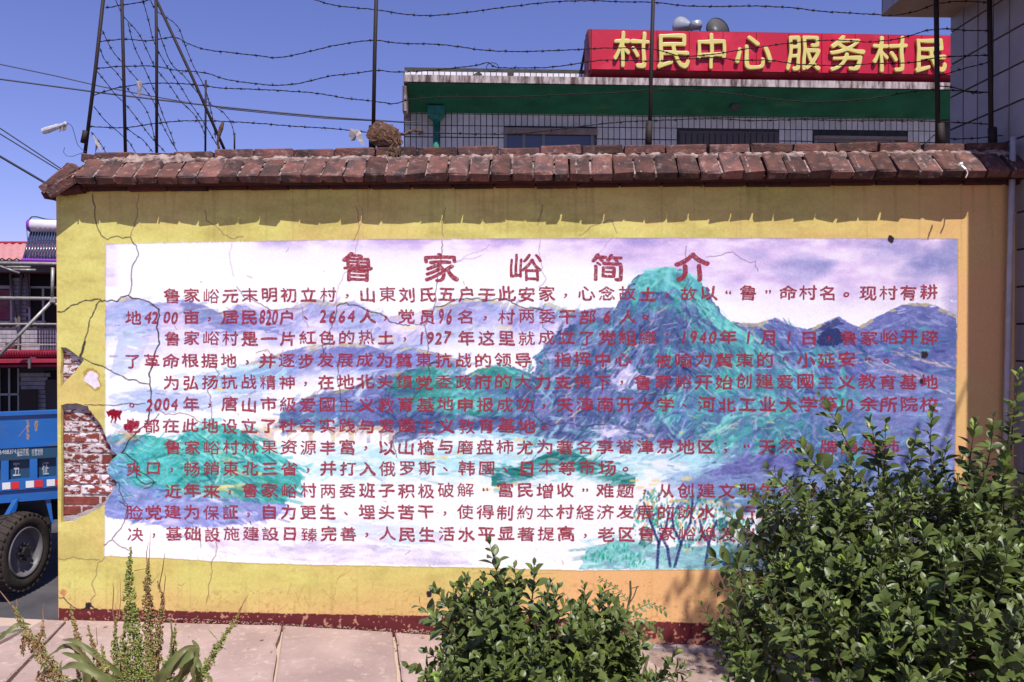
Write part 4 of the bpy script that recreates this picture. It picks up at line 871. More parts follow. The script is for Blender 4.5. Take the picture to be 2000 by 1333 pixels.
dg = [[(222, -10), (240, 30), (270, 65), (290, 105), (305, 135), (330, 165), (350, 195), (380, 225), (398, 258), (402, 288)],
 [(200, 60), (220, 100), (250, 135), (280, 170), (300, 200), (320, 250), (346, 296)],
 [(196, 95), (205, 118), (230, 145), (250, 175), (275, 200), (290, 225), (300, 262), (305, 296)],
 [(190, 140), (210, 165), (225, 185), (243, 202), (262, 225), (290, 262), (322, 297)],
 [(183, 208), (205, 235), (235, 262), (252, 278), (264, 298)],
 [(276, -10), (290, 40), (300, 80), (320, 120), (350, 165), (372, 202), (398, 240), (424, 284)],
 [(307, 50), (320, 90), (335, 125), (360, 150), (385, 180), (405, 200), (430, 215), (450, 238), (458, 266)],
 [(290, -10), (305, 20), (345, 50), (362, 90), (378, 130), (400, 172), (414, 225), (421, 270)],
 [(243, 248), (262, 262), (280, 275), (298, 297)],
 [(178, 258), (188, 270), (200, 286), (206, 298)],
 [(250, 45), (262, 90), (285, 140), (304, 185), (320, 230), (335, 265), (342, 290)]]
DLS = ['steep barbed strand from the frame top beside the second bar to the short thin rod',
 'steep barbed strand from high on the end post to the coping beside the third bar',
 'barbed strand from upper end post, ending just left of the third bar',
 'barbed strand leaving the end post at mid height, crossing the second bar',
 'barbed strand from the lower end post to the coping right of the second bar',
 'long barbed strand from the frame top ending at the foot of the slanting brace',
 'barbed strand following the slanting brace down to the tiny iron stub',
 'barbed strand curving over the brace top and down to its foot',
 'short barbed strand from the second bar down to the third bar foot',
 'very short barbed piece at the foot of the end post',
 'barbed strand winding close beside the third bar down to the coping']
for i, d in enumerate(dg):
    n = len(d); dd = [(p[0], p[1], YP + .10 * math.sin(math.pi * j / (n - 1)) + .02 * (i % 3)) for j, p in enumerate(d)]
    barbed(dd, 40 + i, DLS[i], GD, pitch=.085, r=.0028)
# things caught on the wire
M['strap'] = pmat('dry_brown_straps', (.15, .075, .045), (.05, .028, .02), 40, .85, .6, 120, .2, c3=(.30, .19, .12), s3=50, t3=(.58, .68))
M['plastic'] = pmat('torn_white_plastic', (.36, .32, .33), (.15, .12, .12), 30, .5, .6, 60, .4)
q = random.Random(12)
def strap(pts, wd, mb):
    P_ = catm(pts, .02)
    for a_, c_ in zip(P_, P_[1:]):
        t = (c_ - a_).normalized(); s = t.cross(Vector((0, -1, .2))).normalized() * wd
        mb.add([a_ - s, a_ + s, c_ + s, c_ - s], [(0, 1, 2, 3)]); mb.add([a_ - s * .7 + Vector((0, .004, 0)), a_ + s * .7 + Vector((0, .004, 0)), c_ + s * .7 + Vector((0, .004, 0)), c_ - s * .7 + Vector((0, .004, 0))], [(3, 2, 1, 0)])
e = empty('strap_bundle', WP(755, 290, .08), label='tangled bundle of dry brown straps tied round the lone iron post', cat='bundle')
b = MB(); c0 = WP(752, 268, .09)
bmesh_ = bmesh.new(); bmesh.ops.create_icosphere(bmesh_, subdivisions=3, radius=1)
for v_ in bmesh_.verts: v_.co = Vector((c0.x + v_.co.x * .098, c0.y + v_.co.y * .085, c0.z + v_.co.z * .060)) + Vector((q.uniform(-.006, .006), 0, q.uniform(-.006, .006)))
me = bpy.data.meshes.new('core'); bmesh_.to_mesh(me); bmesh_.free(); me.materials.append(M['strap']); obj('core', me, e)
for k in range(46):                       # wound straps
    a0 = q.uniform(0, 6.28); tl = q.uniform(-.9, .9); pts = []
    for j in range(7):
        a_ = a0 + j * .45; x = math.cos(a_) * .10 * (rr_ := q.uniform(.35, 1.05)); z = math.sin(a_) * .064 * rr_ * q.uniform(.9, 1.1)
        pts.append(c0 + Vector((x * math.cos(tl * .5) - z * math.sin(tl * .5), -.088 + .03 * rr_ - .01 * abs(math.sin(a_ * 2 + k)), x * math.sin(tl * .35) + z)))
    strap(pts, q.uniform(.003, .008), b)
for k in range(12):
    x = q.uniform(-.095, .02); strap([c0 + Vector((x, -.07, .05)), c0 + Vector((x + .03, -.085, .01)), c0 + Vector((x + .09, -.07, -.05))], q.uniform(.004, .009), b)
b.build('straps', M['strap'], e, kind='stuff')
b = MB()
for k in range(26):
    x = q.uniform(.06, .11); strap([c0 + Vector((x * .8, -.06, .0)), c0 + Vector((x + .01, -.08 + q.uniform(-.02, .02), -.05)), c0 + Vector((x + q.uniform(-.03, .03), -.09, q.uniform(-.12, -.07))), c0 + Vector((x + q.uniform(-.04, .02), -.10, q.uniform(-.15, -.09)))], q.uniform(.0015, .004), b)
b.build('frayed_ends', M['strap'], e, kind='stuff')
b = MB(); tw = [WP(779 + 6 * i, 262 - .9 * i + 2 * math.sin(i), YP) for i in range(9)]
for k in range(3): b.tube([p + Vector((0, .006 * math.sin(i * 1.6 + k * 2), .006 * math.cos(i * 1.6 + k * 2))) for i, p in enumerate(catm(tw, .008))], .0045, 5)
b.build('twisted_end', M['strap'], e)
def scrap(poly, label, name='plastic_scrap', cat='plastic scrap', mat='plastic', Y=YP - .01):
    P3 = [WP(p[0], p[1], Y) for p in poly]; c = sum(P3, Vector()) / len(P3); b = MB(); n = len(P3)
    P3 = [p + Vector((0, q.uniform(-.012, .012), 0)) for p in P3]
    b.add(P3 + [c + Vector((0, -.012, 0))], [(i, (i + 1) % n, n) for i in range(n)]); b.add([p + Vector((0, .002, 0)) for p in P3] + [c + Vector((0, -.009, 0))], [((i + 1) % n, i, n) for i in range(n)])
    return b.build(name, M[mat], label=label, cat=cat)
scrap([(684, 252), (694, 254), (703, 252), (706, 262), (712, 288), (702, 278), (696, 262), (693, 274), (686, 276), (682, 268)], 'torn strip of pale plastic hanging from the lowest wire left of the bundle')
scrap([(268, 160), (276, 158), (278, 168), (275, 178), (277, 190), (271, 188), (269, 176)], 'wisp of white plastic caught high between the first two posts')
scrap([(180, 262), (188, 272), (194, 284), (198, 296), (192, 286), (184, 298), (188, 282)], 'pale plastic ribbon tied near the foot of the end post')
# dry leaf-like stalk on the coping
b = MB(); b.tube(catm([WP(434, 238, .06), WP(431, 255, .05), WP(427, 272, .05), WP(425, 290, .06)], .01), [.007, .011, .010, .008, .007, .004] + [.006] * 40, 6) if False else b.tube([WP(436, 238, .06), WP(432, 250, .05), WP(428, 264, .05), WP(425, 278, .05), WP(428, 292, .06)], [.006, .013, .010, .007, .008], 6)
b.build('dried_pod', M['strap'], label='dried brown pod standing on the coping beside the brace foot', cat='dried plant')
# dangling crumpled plastic bottle on a wire
e = empty('plastic_bottle', WP(105, 250, .1), label='crumpled silvery plastic bottle dangling on a wire left of the end post', cat='bottle')
b = MB(); A, B_ = WP(82, 258, .1), WP(131, 241, .1); d = B_ - A
b.tube([A, A + d * .04, A + d * .2, A + d * .45, A + d * .62, A + d * .72, A + d * .86, A + d * .95, B_], [.006, .018, .021, .018, .017, .012, .010, .014, .006], 10)
bt = b.build('body', pmat('scratched_clear_plastic', (.60, .60, .64), (.30, .30, .34), 60, .3, .8, 50, .6), e)
b = MB()
for k in range(8): p = A + d * q.uniform(.72, .95); b.add([p, p + Vector((q.uniform(-.01, .02), -.01, -.03)), p + Vector((q.uniform(-.02, .01), .0, -.045))], [(0, 1, 2)])
b.build('wrapping', M['plastic'], e)
b = MB(); b.tube(catm([WP(131, 240, .1), WP(140, 246, .1), WP(146, 264, .1), WP(152, 284, .1), WP(160, 292, .1), WP(168, 298, .1)], .02), .0018, 5); b.build('hanger_wire', M['black'], e)
b = MB(); b.tube(catm([WP(126, 288, .1), WP(124, 298, .1), WP(130, 305, .1), WP(142, 306, .1), WP(152, 302, .1), (WP(164, 298, .1))], .02), .0015, 5)
b.build('wire_end', M['black'], label='thin black wire end curling past the ridge bricks by the end post', cat='wire')
# small insulator lying on the coping at the right
e = empty('lamp_holder', WP(1882, 330, -.1), label='small white porcelain lamp holder lying on the coping near the right end', cat='lamp holder')
b = MB(); A = WP(1874, 322, -.11); B_ = WP(1886, 332, -.135); b.tube([A, A.lerp(B_, .25), A.lerp(B_, .35), A.lerp(B_, 1)], [.02, .016, .009, .008], 10); b.build('body', pmat('porcelain', (.6, .62, .6), rough=.3), e)
b = MB(); b.tube(catm([B_, WP(1890, 338, -.15), WP(1886, 348, -.16)], .01), .004, 5); b.build('cable_end', M['plastic'], e)

# ---------------------------------------------------------------- village centre behind the wall
A0, B0 = WD(790, 637, 12.0), WD(1855, 637, 12.4)
UB = (B0 - A0); UB.z = 0; UB.normalize(); NB = Vector((UB.y, -UB.x, 0))      # NB faces the camera
def BP(px, py, off=0.0): return RP(px, py, A0 + NB * off, NB)
def bslab(mb, px0, px1, py0, py1, o0, o1, m=0):      # box on the facade: px range, py range, thickness from offset o0 to o1 (towards camera)
    a_ = BP(px0, (py0 + py1) / 2, o1); c_ = BP(px1, (py0 + py1) / 2, o1); zt = BP((px0 + px1) / 2, py0, o1).z; zb = BP((px0 + px1) / 2, py1, o1).z
    q_ = [Vector((a_.x, a_.y, zb)), Vector((c_.x, c_.y, zb)), Vector((c_.x, c_.y, zt)), Vector((a_.x, a_.y, zt))]
    mb.prism(q_, -NB * (o1 - o0), m)
M['tile_white'] = pmat('cream_wall_tile', (.66, .62, .52), (.56, .53, .46), 9, .45, 0, 40, .45, rnd=.10)
M['tile_para'] = pmat('white_parapet_tile', (.72, .70, .72), (.60, .58, .60), 9, .4, 0, 40, .45, rnd=.10)
M['grout'] = pmat('dark_grout', (.045, .045, .045), (.07, .065, .06), 10, .95)
M['green'] = pmat('green_painted_render', (.020, .175, .095), (.012, .11, .06), 2.2, .75, .3, 12, .25, stretch=(1, 1, 2.6), c3=(.08, .22, .07), s3=1.8, t3=(.60, .8))
M['stained'] = pmat('stained_concrete_edge', (.50, .42, .41), (.10, .065, .06), 5.0, .9, .6, 50, .1, stretch=(3, 3, .6), thr=(.38, .62))
M['glass'] = pmat('dark_window_glass', (.035, .035, .06), rough=.12, spec=.7)
M['frame'] = pmat('grey_brown_frame', (.12, .10, .095), rough=.6)
M['redsign'] = pmat('red_sign_panel', (.52, .004, .030), (.44, .006, .028), 1.2, .42, 0, 40, .4, c3=(.60, .03, .06), s3=3, t3=(.5, .75))
M['darkred'] = pmat('dark_red_sign_edge', (.20, .006, .018), (.14, .006, .016), 3, .5)
M['gold'] = pmat('pale_gold_letters', (.66, .56, .16), (.60, .50, .15), 6, .38, 0, 40, .5)
vc = empty('village_center_building', BP(1300, 300), label='white tiled building with a green eave and dark windows behind the wall', cat='building')
zr = BP(1300, 155, 0).z
b = MB(); L0, L1 = BP(789, 400, -.02), BP(2120, 400, -.02)
q_ = [Vector((L0.x, L0.y, -1.3)), Vector((L1.x, L1.y, -1.3)), Vector((L1.x, L1.y, BP(1300, 148, 0).z)), Vector((L0.x, L0.y, BP(1300, 148, 0).z))]
b.prism(q_, -NB * 5.0); b.build('wall', M['grout'], vc)
wins = [(985, 1167, 250, 262), (1327, 1524, 257, 262), (1592, 1772, 266, 272)]
tw_ = (BP(801.5, 250) - BP(790, 250)).length; zt0 = BP(1200, 213, 0).z
rowz = [BP(1200, y, 0).z for y in (206, 227, 249.5, 272, 295, 318)]
tm = MB(); hgt = rowz[1] - rowz[2] - .012; tm.box((.006, -.006, 0), (tw_ - .006, .002, hgt)); tmesh = tm.mesh('tile', M['tile_white'])
ang = math.atan2(UB.y, UB.x); nt_ = 0; rest = MB(); o0 = BP(790, 250)
fac = [(BP(w0[0], 270), BP(w0[1], 270)) for w0 in wins]
for r_ in range(5):
    for c_ in range(94):
        p = Vector((o0.x, o0.y, 0)) + UB * (c_ * tw_); z0 = rowz[r_ + 1] + .006
        px, py = proj(np.array([p.x + UB.x * tw_ / 2]), np.array([p.y + UB.y * tw_ / 2]), np.array([z0 + hgt / 2])); px = float(px[0])
        if r_ == 0 : z0 = z0
        if r_ >= 2 and any(w_[0] < px < w_[1] for w_ in wins): continue
        if px > 1850: continue
        p.z = z0
        if r_ < 4 and r_ > 0 and nt_ < 290:
            o = share('tile', tmesh, vc); o.location = p; o.rotation_euler = (0, 0, ang); nt_ += 1
        else:
            rest.prism([p + UB * .006, p + UB * (tw_ - .006), p + UB * (tw_ - .006) + Vector((0, 0, hgt)), p + UB * .006 + Vector((0, 0, hgt))], NB * .006)
rest.build('far_tiles', M['tile_white'], vc, kind='stuff')
pm = MB(); ph = BP(900, 141, 0).z - BP(900, 154, 0).z; pm.box((.006, -.006, 0), (tw_ * .98 - .006, .002, ph)); pmesh = pm.mesh('tile', M['tile_para'])
b = MB(); bslab(b, 790, 1856, 140, 155, -.25, -.02); b.build('parapet', M['grout'], vc)
for c_ in range(0, 45):
    p = Vector((o0.x, o0.y, 0)) + UB * (c_ * tw_ * .98) - NB * .018; p.z = BP(900, 153.5, 0).z
    if 18 <= c_ <= 18: continue
    o = share('tile', pmesh, vc); o.location = p; o.rotation_euler = (R(random.uniform(-1, 1)), 0, ang)
b = MB(); bslab(b, 788, 1960, 154.5, 168, -.3, .62); b.build('roof_edge', M['stained'], vc)
b = MB()
# green eave leaning back towards the wall
a_, c_ = BP(795, 170, .60), BP(1990, 178, .60); zt, zb = BP(1300, 169, .60).z, BP(1300, 226, .02).z
q_ = [Vector((a_.x, a_.y, zt)), Vector((c_.x, c_.y, zt)), Vector((c_.x, c_.y, zb)) - NB * .58, Vector((a_.x, a_.y, zb)) - NB * .58]
b.add(q_ + [p - NB * .25 for p in q_], [(0, 1, 2, 3), (3, 2, 6, 7), (0, 3, 7, 4), (4, 5, 1, 0), (2, 1, 5, 6)][:5]); b.build('green_eave', M['green'], vc)
b = MB(); bslab(b, 786, 794, 168, 217, -.2, .61); b.build('eave_end', M['stained'], vc)
b = MB(); c = BP(1438, 208, .30); b.tube([c, c - NB * .08], .075, 14)
for v_ in range(len(b.v)): b.v[v_] = (b.v[v_][0], b.v[v_][1], c.z + (b.v[v_][2] - c.z) * .62)
b.build('round_vent', pmat('grey_vent', (.12, .10, .09), (.06, .05, .045), 20, .8), vc)
for k, (x0, x1, ya, yb) in enumerate(wins):
    if k != 1:
        wn_ = empty('window', BP((x0 + x1) / 2, 290)); wn_.parent = vc; wn_.matrix_parent_inverse = Matrix.Translation(-Vector(vc.location))
        b = MB(); bslab(b, x0, x1, ya + 2, 330, -.10, -.015); w_ob = b.build('window_reveal', M['frame'], vc)
        bpy.data.objects.remove(wn_)
        b = MB(); bslab(b, x0, x1 + 0, ya, yb, .0, .05); b.build('lintel', pmat('tan_lintel', (.30, .24, .19), (.2, .16, .13), 8, .9), vc)
        xs_ = [x0 + 2, x0 + (x1 - x0) * .21, x0 + (x1 - x0) * .42, x1 - 10] if k == 0 else [x0 + 2, x0 + (x1 - x0) * .46, x1 - 28]
        for i_, (xa, xb) in enumerate(zip(xs_, xs_[1:])):
            b = MB(); bslab(b, xa + 3, xb - 3, ya + 14, 326, -.012, -.008); b.build('pane', M['glass'], w_ob)
        b = MB()
        for xa in xs_: bslab(b, xa - 3, xa + 3, ya + 6, 328, -.012, .012)
        bslab(b, xs_[0], xs_[-1], ya + 6, ya + 12, -.012, .0); b.build('frame', pmat('aluminium_bar', (.20, .19, .18), rough=.5), w_ob)
    else:
        b = MB(); bslab(b, x0, x1, ya, 330, -.06, -.015); s_ = b.build('shutter', M['frame'], vc)
        for i_ in range(17):
            b = MB(); xa = x0 + 2 + i_ * 11.5; bslab(b, xa, xa + 9, ya + 4, 328, -.015, .002); b.build('slat', pmat('brown_slat', (.10, .085, .075), rough=.7) if i_ == 0 else bpy.data.materials['brown_slat'], s_)
M['greenpipe'] = pmat('green_downpipe_paint', (.012, .24, .155), (.02, .09, .06), 14, .6, c3=(.03, .05, .04), s3=20, t3=(.6, .7))
b = MB(); c = BP(852, 240, .14); b.tube([Vector((c.x, c.y, BP(852, 234, .14).z)), Vector((c.x, c.y, -1.2))], .048, 12); dp = b.build('downpipe', M['greenpipe'], vc, smooth=True)
b = MB(); z = [BP(852, y, .14).z for y in (209, 226, 237)]
for (za, zb2, wa, wb2) in ((z[1], z[0], .125, .125), (z[2], z[1], .05, .125)):
    o_ = Vector((c.x, c.y, 0)); V = []
    for zz_, ww in ((za, wa), (zb2, wb2)):
        for sx_, sy_ in ((-1, -1), (1, -1), (1, 1), (-1, 1)): V.append(o_ + UB * sx_ * ww + NB * (-sy_) * ww * .6 + Vector((0, 0, zz_)))
    b.add(V, [(0, 3, 2, 1), (4, 5, 6, 7), (0, 1, 5, 4), (1, 2, 6, 5), (2, 3, 7, 6), (3, 0, 4, 7)])
b.build('hopper', M['greenpipe'], dp)
b = MB(); b.add([BP(915, 152, .1), BP(934, 140, .0), BP(950, 142, -.1), BP(932, 152, .1), BP(934, 141, -.25)], [(0, 3, 1), (3, 2, 1), (1, 2, 4), (0, 1, 4)]); b.build('rag', M['black'], label='black rag lying over the white parapet tiles', cat='rag')
# red signboard on the roof
sg = empty('signboard', BP(1500, 150, .3), label='long red roof signboard with raised pale yellow characters', cat='sign')
OF = .55
def SPt(px, py, off=OF): return BP(px, py, off)
ztop, zbot = SPt(1500, 63).z, SPt(1500, 142).z
xs_ = [1155, 1217, 1283, 1346, 1412, 1477, 1541, 1605, 1670, 1735, 1800, 1865, 1930]
def sbox(mb, pxa, pxb, za, zb, oa, ob):
    a_, c_ = SPt(pxa, 100, ob), SPt(pxb, 100, ob); mb.prism([Vector((a_.x, a_.y, za)), Vector((c_.x, c_.y, za)), Vector((c_.x, c_.y, zb)), Vector((a_.x, a_.y, zb))], -NB * (ob - oa))
b = MB(); sbox(b, 1150, 1934, zbot - .0, ztop, .05, OF - .012); b.build('box', M['darkred'], sg)
for xa, xb in zip(xs_, xs_[1:]):
    b = MB(); sbox(b, xa + .6, xb - .6, zbot + .01, ztop - .01, OF - .012, OF); b.build('panel', M['redsign'], sg)
b = MB(); a_, c_ = SPt(1150, 100, OF), SPt(1934, 100, OF)
q_ = [Vector((a_.x, a_.y, zbot)), Vector((c_.x, c_.y, zbot)), Vector((c_.x, c_.y, zbot - .075)) - NB * .16, Vector((a_.x, a_.y, zbot - .075)) - NB * .16]
b.prism(q_, -NB * .04 ); b.build('lower_edge', M['darkred'], sg)
b = MB(); b.prism([SPt(1148, 58, OF + .004), SPt(1155, 57, OF + .004), SPt(1155, 143, OF + .004), SPt(1148, 151, OF - .1)], -NB * .25); b.build('end_cap', M['darkred'], sg)
b = MB(); b.tube([SPt(1149, 66, .2), SPt(1134, 143, -.1)], .02, 6); b.build('brace', M['iron'], sg)
chars = [('村', 1233, 97, 64), ('民', 1314, 97, 62), ('中', 1388, 98, 58), ('心', 1470, 103, 68), ('服', 1567, 101, 62), ('务', 1652, 103, 66), ('村', 1736, 103, 64), ('民', 1815, 104, 62)]
mpp = 12.2 / FPX
for i, (ch, px, py, wpx) in enumerate(chars):
    c = SPt(px, py, OF); cw = wpx * mpp; chh = 64 * mpp; cz = zbot + (ztop - zbot) * .49; V = []; F = []
    for k_, (v, f) in enumerate(glyph_mesh(ch, 700 + i, -.004, .020, .012, .03, .012)):
        b0 = len(V); V += [tuple(Vector((c.x, c.y, cz)) + UB * ((p[0] - .5) * cw / .9) + NB * (.028 + p[2] * cw) + Vector((0, 0, (p[1] - .385) * chh / .9))) for p in v]; F += [tuple(b0 + j for j in p) for p in f]
    me = bpy.data.meshes.new('character'); me.from_pydata(V, [], F); me.materials.append(M['gold']); obj('character', me, sg)
# loudspeakers on the roof
M['grey_sp'] = pmat('grey_horn', (.42, .44, .46), (.30, .31, .34), 8, .35, metal=.4); M['dark_sp'] = pmat('dark_horn', (.07, .065, .065), rough=.45)
def horn(px, py, off, axis, rad, label, mat):
    c = BP(px, py, off); e = empty('loudspeaker', c, label=label, cat='loudspeaker', group='horn loudspeakers above the signboard'); a_ = axis.normalized()
    P_ = [c + a_ * t for t in (0, -.02, -.10, -.2, -.3)]; b = MB(); b.tube(P_, [rad, rad * .97, rad * .72, rad * .36, rad * .2], 24, cap=False)
    inn = [c + a_ * t for t in (0.001, -.03, -.10, -.18)]; b.tube(inn, [rad * .98, rad * .90, rad * .62, rad * .25], 24, cap=True); b.build('bell', mat, e, smooth=True)
    b = MB(); n = 24; b.tube([c + a_ * .008, c - a_ * .008], rad * 1.03, n, cap=False); b.build('rim', mat, e)
    b = MB(); b.tube([c - a_ * .28, c - a_ * .42], .075, 12); b.build('driver', mat, e, smooth=True)
    b = MB(); b.tube([c - a_ * .25, c - a_ * .25 + Vector((0, 0, -.5))], .015, 6); b.build('bracket', M['iron'], e)
horn(1330, 54, -.5, -UB * .42 - NB * .85 + Vector((0, 0, .22)), .165, 'pale grey horn loudspeaker seen from its back, left of the pair', M['grey_sp'])
horn(1402, 60, -.2, UB * .25 + NB * .9 + Vector((0, 0, .12)), .20, 'dark horn loudspeaker with its mouth to the front, right of the pair', M['dark_sp'])
b = MB(); b.tube(catm([BP(1368, 58, .42), BP(1362, 80, .42), BP(1352, 120, .42), BP(1345, 150, .42)], .1), .012, 5); b.tube(catm([BP(1382, 58, .42), BP(1370, 90, .42), BP(1352, 140, .42)], .1), .009, 5); b.build('speaker_cable', M['black'], label='black cables running down over the sign from the loudspeakers', cat='cable')

# ---------------------------------------------------------------- grey tiled building on the right
Pr = WP(1985, 640, 0.0); dv = ray(958, 637); dv.z = 0; dv.normalize(); ND = Vector((-dv.y, dv.x, 0))     # faces -x
M['tile_grey'] = pmat('grey_wall_tile', (.29, .265, .27), (.23, .21, .22), 5, .4, 0, 40, .5, rnd=.08)
rb = empty('grey_tiled_building', Pr + Vector((0, 0, -1.8)), label='tall grey tiled building flank at the right edge of the picture', cat='building')
Tn, Tf = -.95, .66; ZB, ZT2 = -.4, 6.4
def RF(t, z, off=0.0): p = Pr + dv * t + ND * off; return Vector((p.x, p.y, z))
b = MB(); b.prism([RF(Tn, ZB), RF(Tf, ZB), RF(Tf, ZT2), RF(Tn, ZT2)], -ND * 4.0); b.build('wall', M['grout'], rb)
tl, th = .150, .212; tmb = MB(); tmb.box((.006, -.007, .006), (tl - .006, .003, th - .006)); tme = tmb.mesh('tile', M['tile_grey']); angr = math.atan2(dv.y, dv.x); cnt = 0
zb0 = WP(1985, 705, 0).z - th * 5
off0 = 0.0
for r_ in range(26):
    for c_ in range(12):
        t = Tf - (c_ + 1) * tl; z = zb0 + r_ * th
        if t < Tn - .01 or z + th > ZT2 : continue
        o = share('tile', tme, rb); o.location = RF(t, z, .004); o.rotation_euler = (0, 0, angr + math.pi); o.location = RF(t + tl, z, .004); cnt += 1
b = MB()
f0 = RF(Tn, 0); ee = -ND
for r_ in range(30):
    for c_ in range(10):
        z = zb0 + r_ * th; p = f0 + ee * (c_ * .2 + .004); 
        if z + th > ZT2: continue
        p.z = z + .004; b.prism([p, p + ee * .192, p + ee * .192 + Vector((0, 0, th - .008)), p + Vector((0, 0, th - .008))], -dv * .006)
b.build('front_tiles', M['tile_grey'], rb, kind='stuff')
M['soffit'] = pmat('brown_soffit', (.30, .22, .18), (.24, .17, .14), 6, .9)
e1 = RF(.62, 0); zc = (CAM + ray(1722, 33) * 5.2).z
pc = CAM + ray(1722, 33) * 5.2; pr_ = RF(.655, zc, .01)
nb_ = CAM + ray(1790, -6) * 4.75; n2 = RF(-.3, zc, .01)
b = MB(); q_ = [Vector((pc.x, pc.y, zc)), Vector((pr_.x, pr_.y, zc)), Vector((n2.x, n2.y, zc)), Vector((nb_.x + .0, nb_.y - .5, zc))]
b.prism(q_, (0, 0, .02)); b.build('soffit', M['soffit'], rb)
b = MB(); b.prism([p + Vector((0, 0, .02)) for p in q_], (0, 0, .42)); b.build('canopy', M['grout'], rb)
A_, B2 = q_[3], q_[0]; dd = (B2 - A_); ln = dd.length; dd.normalize(); nn_ = Vector((-abs(dd.y), dd.x * (1 if dd.y > 0 else -1), 0)); k_ = 0
while k_ * .155 < ln - .1:
    p = A_ + dd * (k_ * .155 + .004); 
    for j_ in range(2):
        z0 = zc + .006 + j_ * .212; b = MB(); b.prism([Vector((p.x, p.y, z0)), Vector((p.x, p.y, z0 + .204)), Vector((p.x + dd.x * .147, p.y + dd.y * .147, z0 + .204)), Vector((p.x + dd.x * .147, p.y + dd.y * .147, z0))], nn_ * .006); b.build('tile', M['tile_grey'], rb)
    k_ += 1
b = MB(); b.tube([WP(1979, 268, -.06), WP(1973, 500, -.055), WP(1966, 800, -.05), WP(1962, 1300, -.05)], .0165, 12)
b.build('drainpipe', pmat('grey_plastic_pipe', (.42, .39, .40), (.34, .31, .32), 12, .5), smooth=True, label='thin grey drainpipe standing in the corner at the right end of the mural wall', cat='pipe')
# ---------------------------------------------------------------- two-storey house on the left, far behind
HD = 22.0; HP = WD(60, 637, HD); UH = (WD(112, 637, HD * 1.012) - WD(0, 637, HD)); UH.z = 0; UH.normalize(); NH = Vector((UH.y, -UH.x, 0))
def HPt(px, py, off=0.0): return RP(px, py, HP + NH * off, NH)
def hbox(mb, px0, px1, py0, py1, o0, o1):
    pm = (px0 + px1) / 2; a_, c_ = HPt(px0, 600, o1), HPt(px1, 600, o1); zt, zb = HPt(pm, py0, o1).z, HPt(pm, py1, o1).z
    mb.prism([Vector((a_.x, a_.y, zb)), Vector((c_.x, c_.y, zb)), Vector((c_.x, c_.y, zt)), Vector((a_.x, a_.y, zt))], -NH * (o1 - o0))
angh = math.atan2(UH.y, UH.x); mh = HD / FPX
M['htile'] = pmat('lilac_grey_tile', (.36, .34, .37), (.30, .28, .31), 4, .5, rnd=.12)
M['hgrout'] = pmat('house_grout', (.06, .05, .055), rough=.9)
M['pink_roof'] = pmat('faded_red_sheet_roof', (.58, .27, .24), (.48, .20, .18), 1.5, .5, stretch=(4, 1, 1))
M['shade'] = pmat('dark_interior', (.015, .012, .012), rough=.9)
M['alu'] = pmat('aluminium_frame', (.36, .35, .34), rough=.5); M['steel'] = pmat('galvanised_tube', (.34, .33, .31), (.22, .19, .17), 12, .45, metal=.3)
M['awn'] = pmat('crimson_awning', (.34, .02, .05), (.22, .015, .03), 6, .6)
hs = empty('tiled_house', HPt(60, 850), label='two-storey grey tiled house with faded red sheet roof, left behind the truck', cat='house')
b = MB(); hbox(b, -260, 330, 520, 860, -7, -.03); b.build('wall', M['hgrout'], hs)
def htiles(px0, px1, py0, py1, w_, h_, bond, cap, skips=()):
    mb = MB(); W_ = w_ * mh; H_ = h_ * mh; mb.box((.008, -.01, .008), (W_ - .008, .004, H_ - .008)); me = mb.mesh('tile', M['htile']); n = 0; r_ = 0; y = py1
    while y - h_ >= py0:
        x = px0 - (w_ / 2 if bond and r_ % 2 else 0)
        while x < px1:
            cx, cy = x + w_ / 2, y - h_ / 2
            if cx > px0 and not any(a < cx < c and d < cy < e for a, c, d, e in skips):
                p = HPt(x, y, -.02); o = share('tile', me, hs); o.location = p; o.rotation_euler = (0, 0, angh); n += 1
            x += w_
        y -= h_; r_ += 1
wsk = [(-30, 22, 528, 634), (55, 200, 528, 632)]
htiles(-14, 140, 537, 634, 10, 7.6, True, 90, wsk)
htiles(-14, 112, 640, 686, 9, 8.2, False, 90)
htiles(35, 88, 722, 804, 10.5, 8.4, True, 90, [(37, 70, 760, 900)])
# roof
b = MB(); rr = []
e0, e1, r0, r1 = HPt(-120, 507, 1.0), HPt(330, 510, 1.0), HPt(-120, 478, -2.6), HPt(330, 478, -2.6)
nrib = 64
for i in range(nrib + 1):
    t_ = i / nrib; up = .05 if i % 2 else 0.0
    for (A, B_) in ((e0, e1), (r0, r1)): p = A.lerp(B_, t_); rr.append(Vector((p.x, p.y, p.z + up)))
b.add(rr, [(2 * i, 2 * i + 2, 2 * i + 3, 2 * i + 1) for i in range(nrib)]); b.add([p + Vector((0, 0, -.04)) for p in rr], [(2 * i + 1, 2 * i + 3, 2 * i + 2, 2 * i) for i in range(nrib)]); rf = b.build('roof', M['pink_roof'], hs)
b = MB(); b.tube([r0 + Vector((0, 0, .05)), r1 + Vector((0, 0, .05))], .05, 6); b.build('ridge_cap', M['awn'], rf)
b = MB(); hbox(b, -120, 330, 510, 532, -.0, .75); b.build('eave_board', M['frame'], hs)
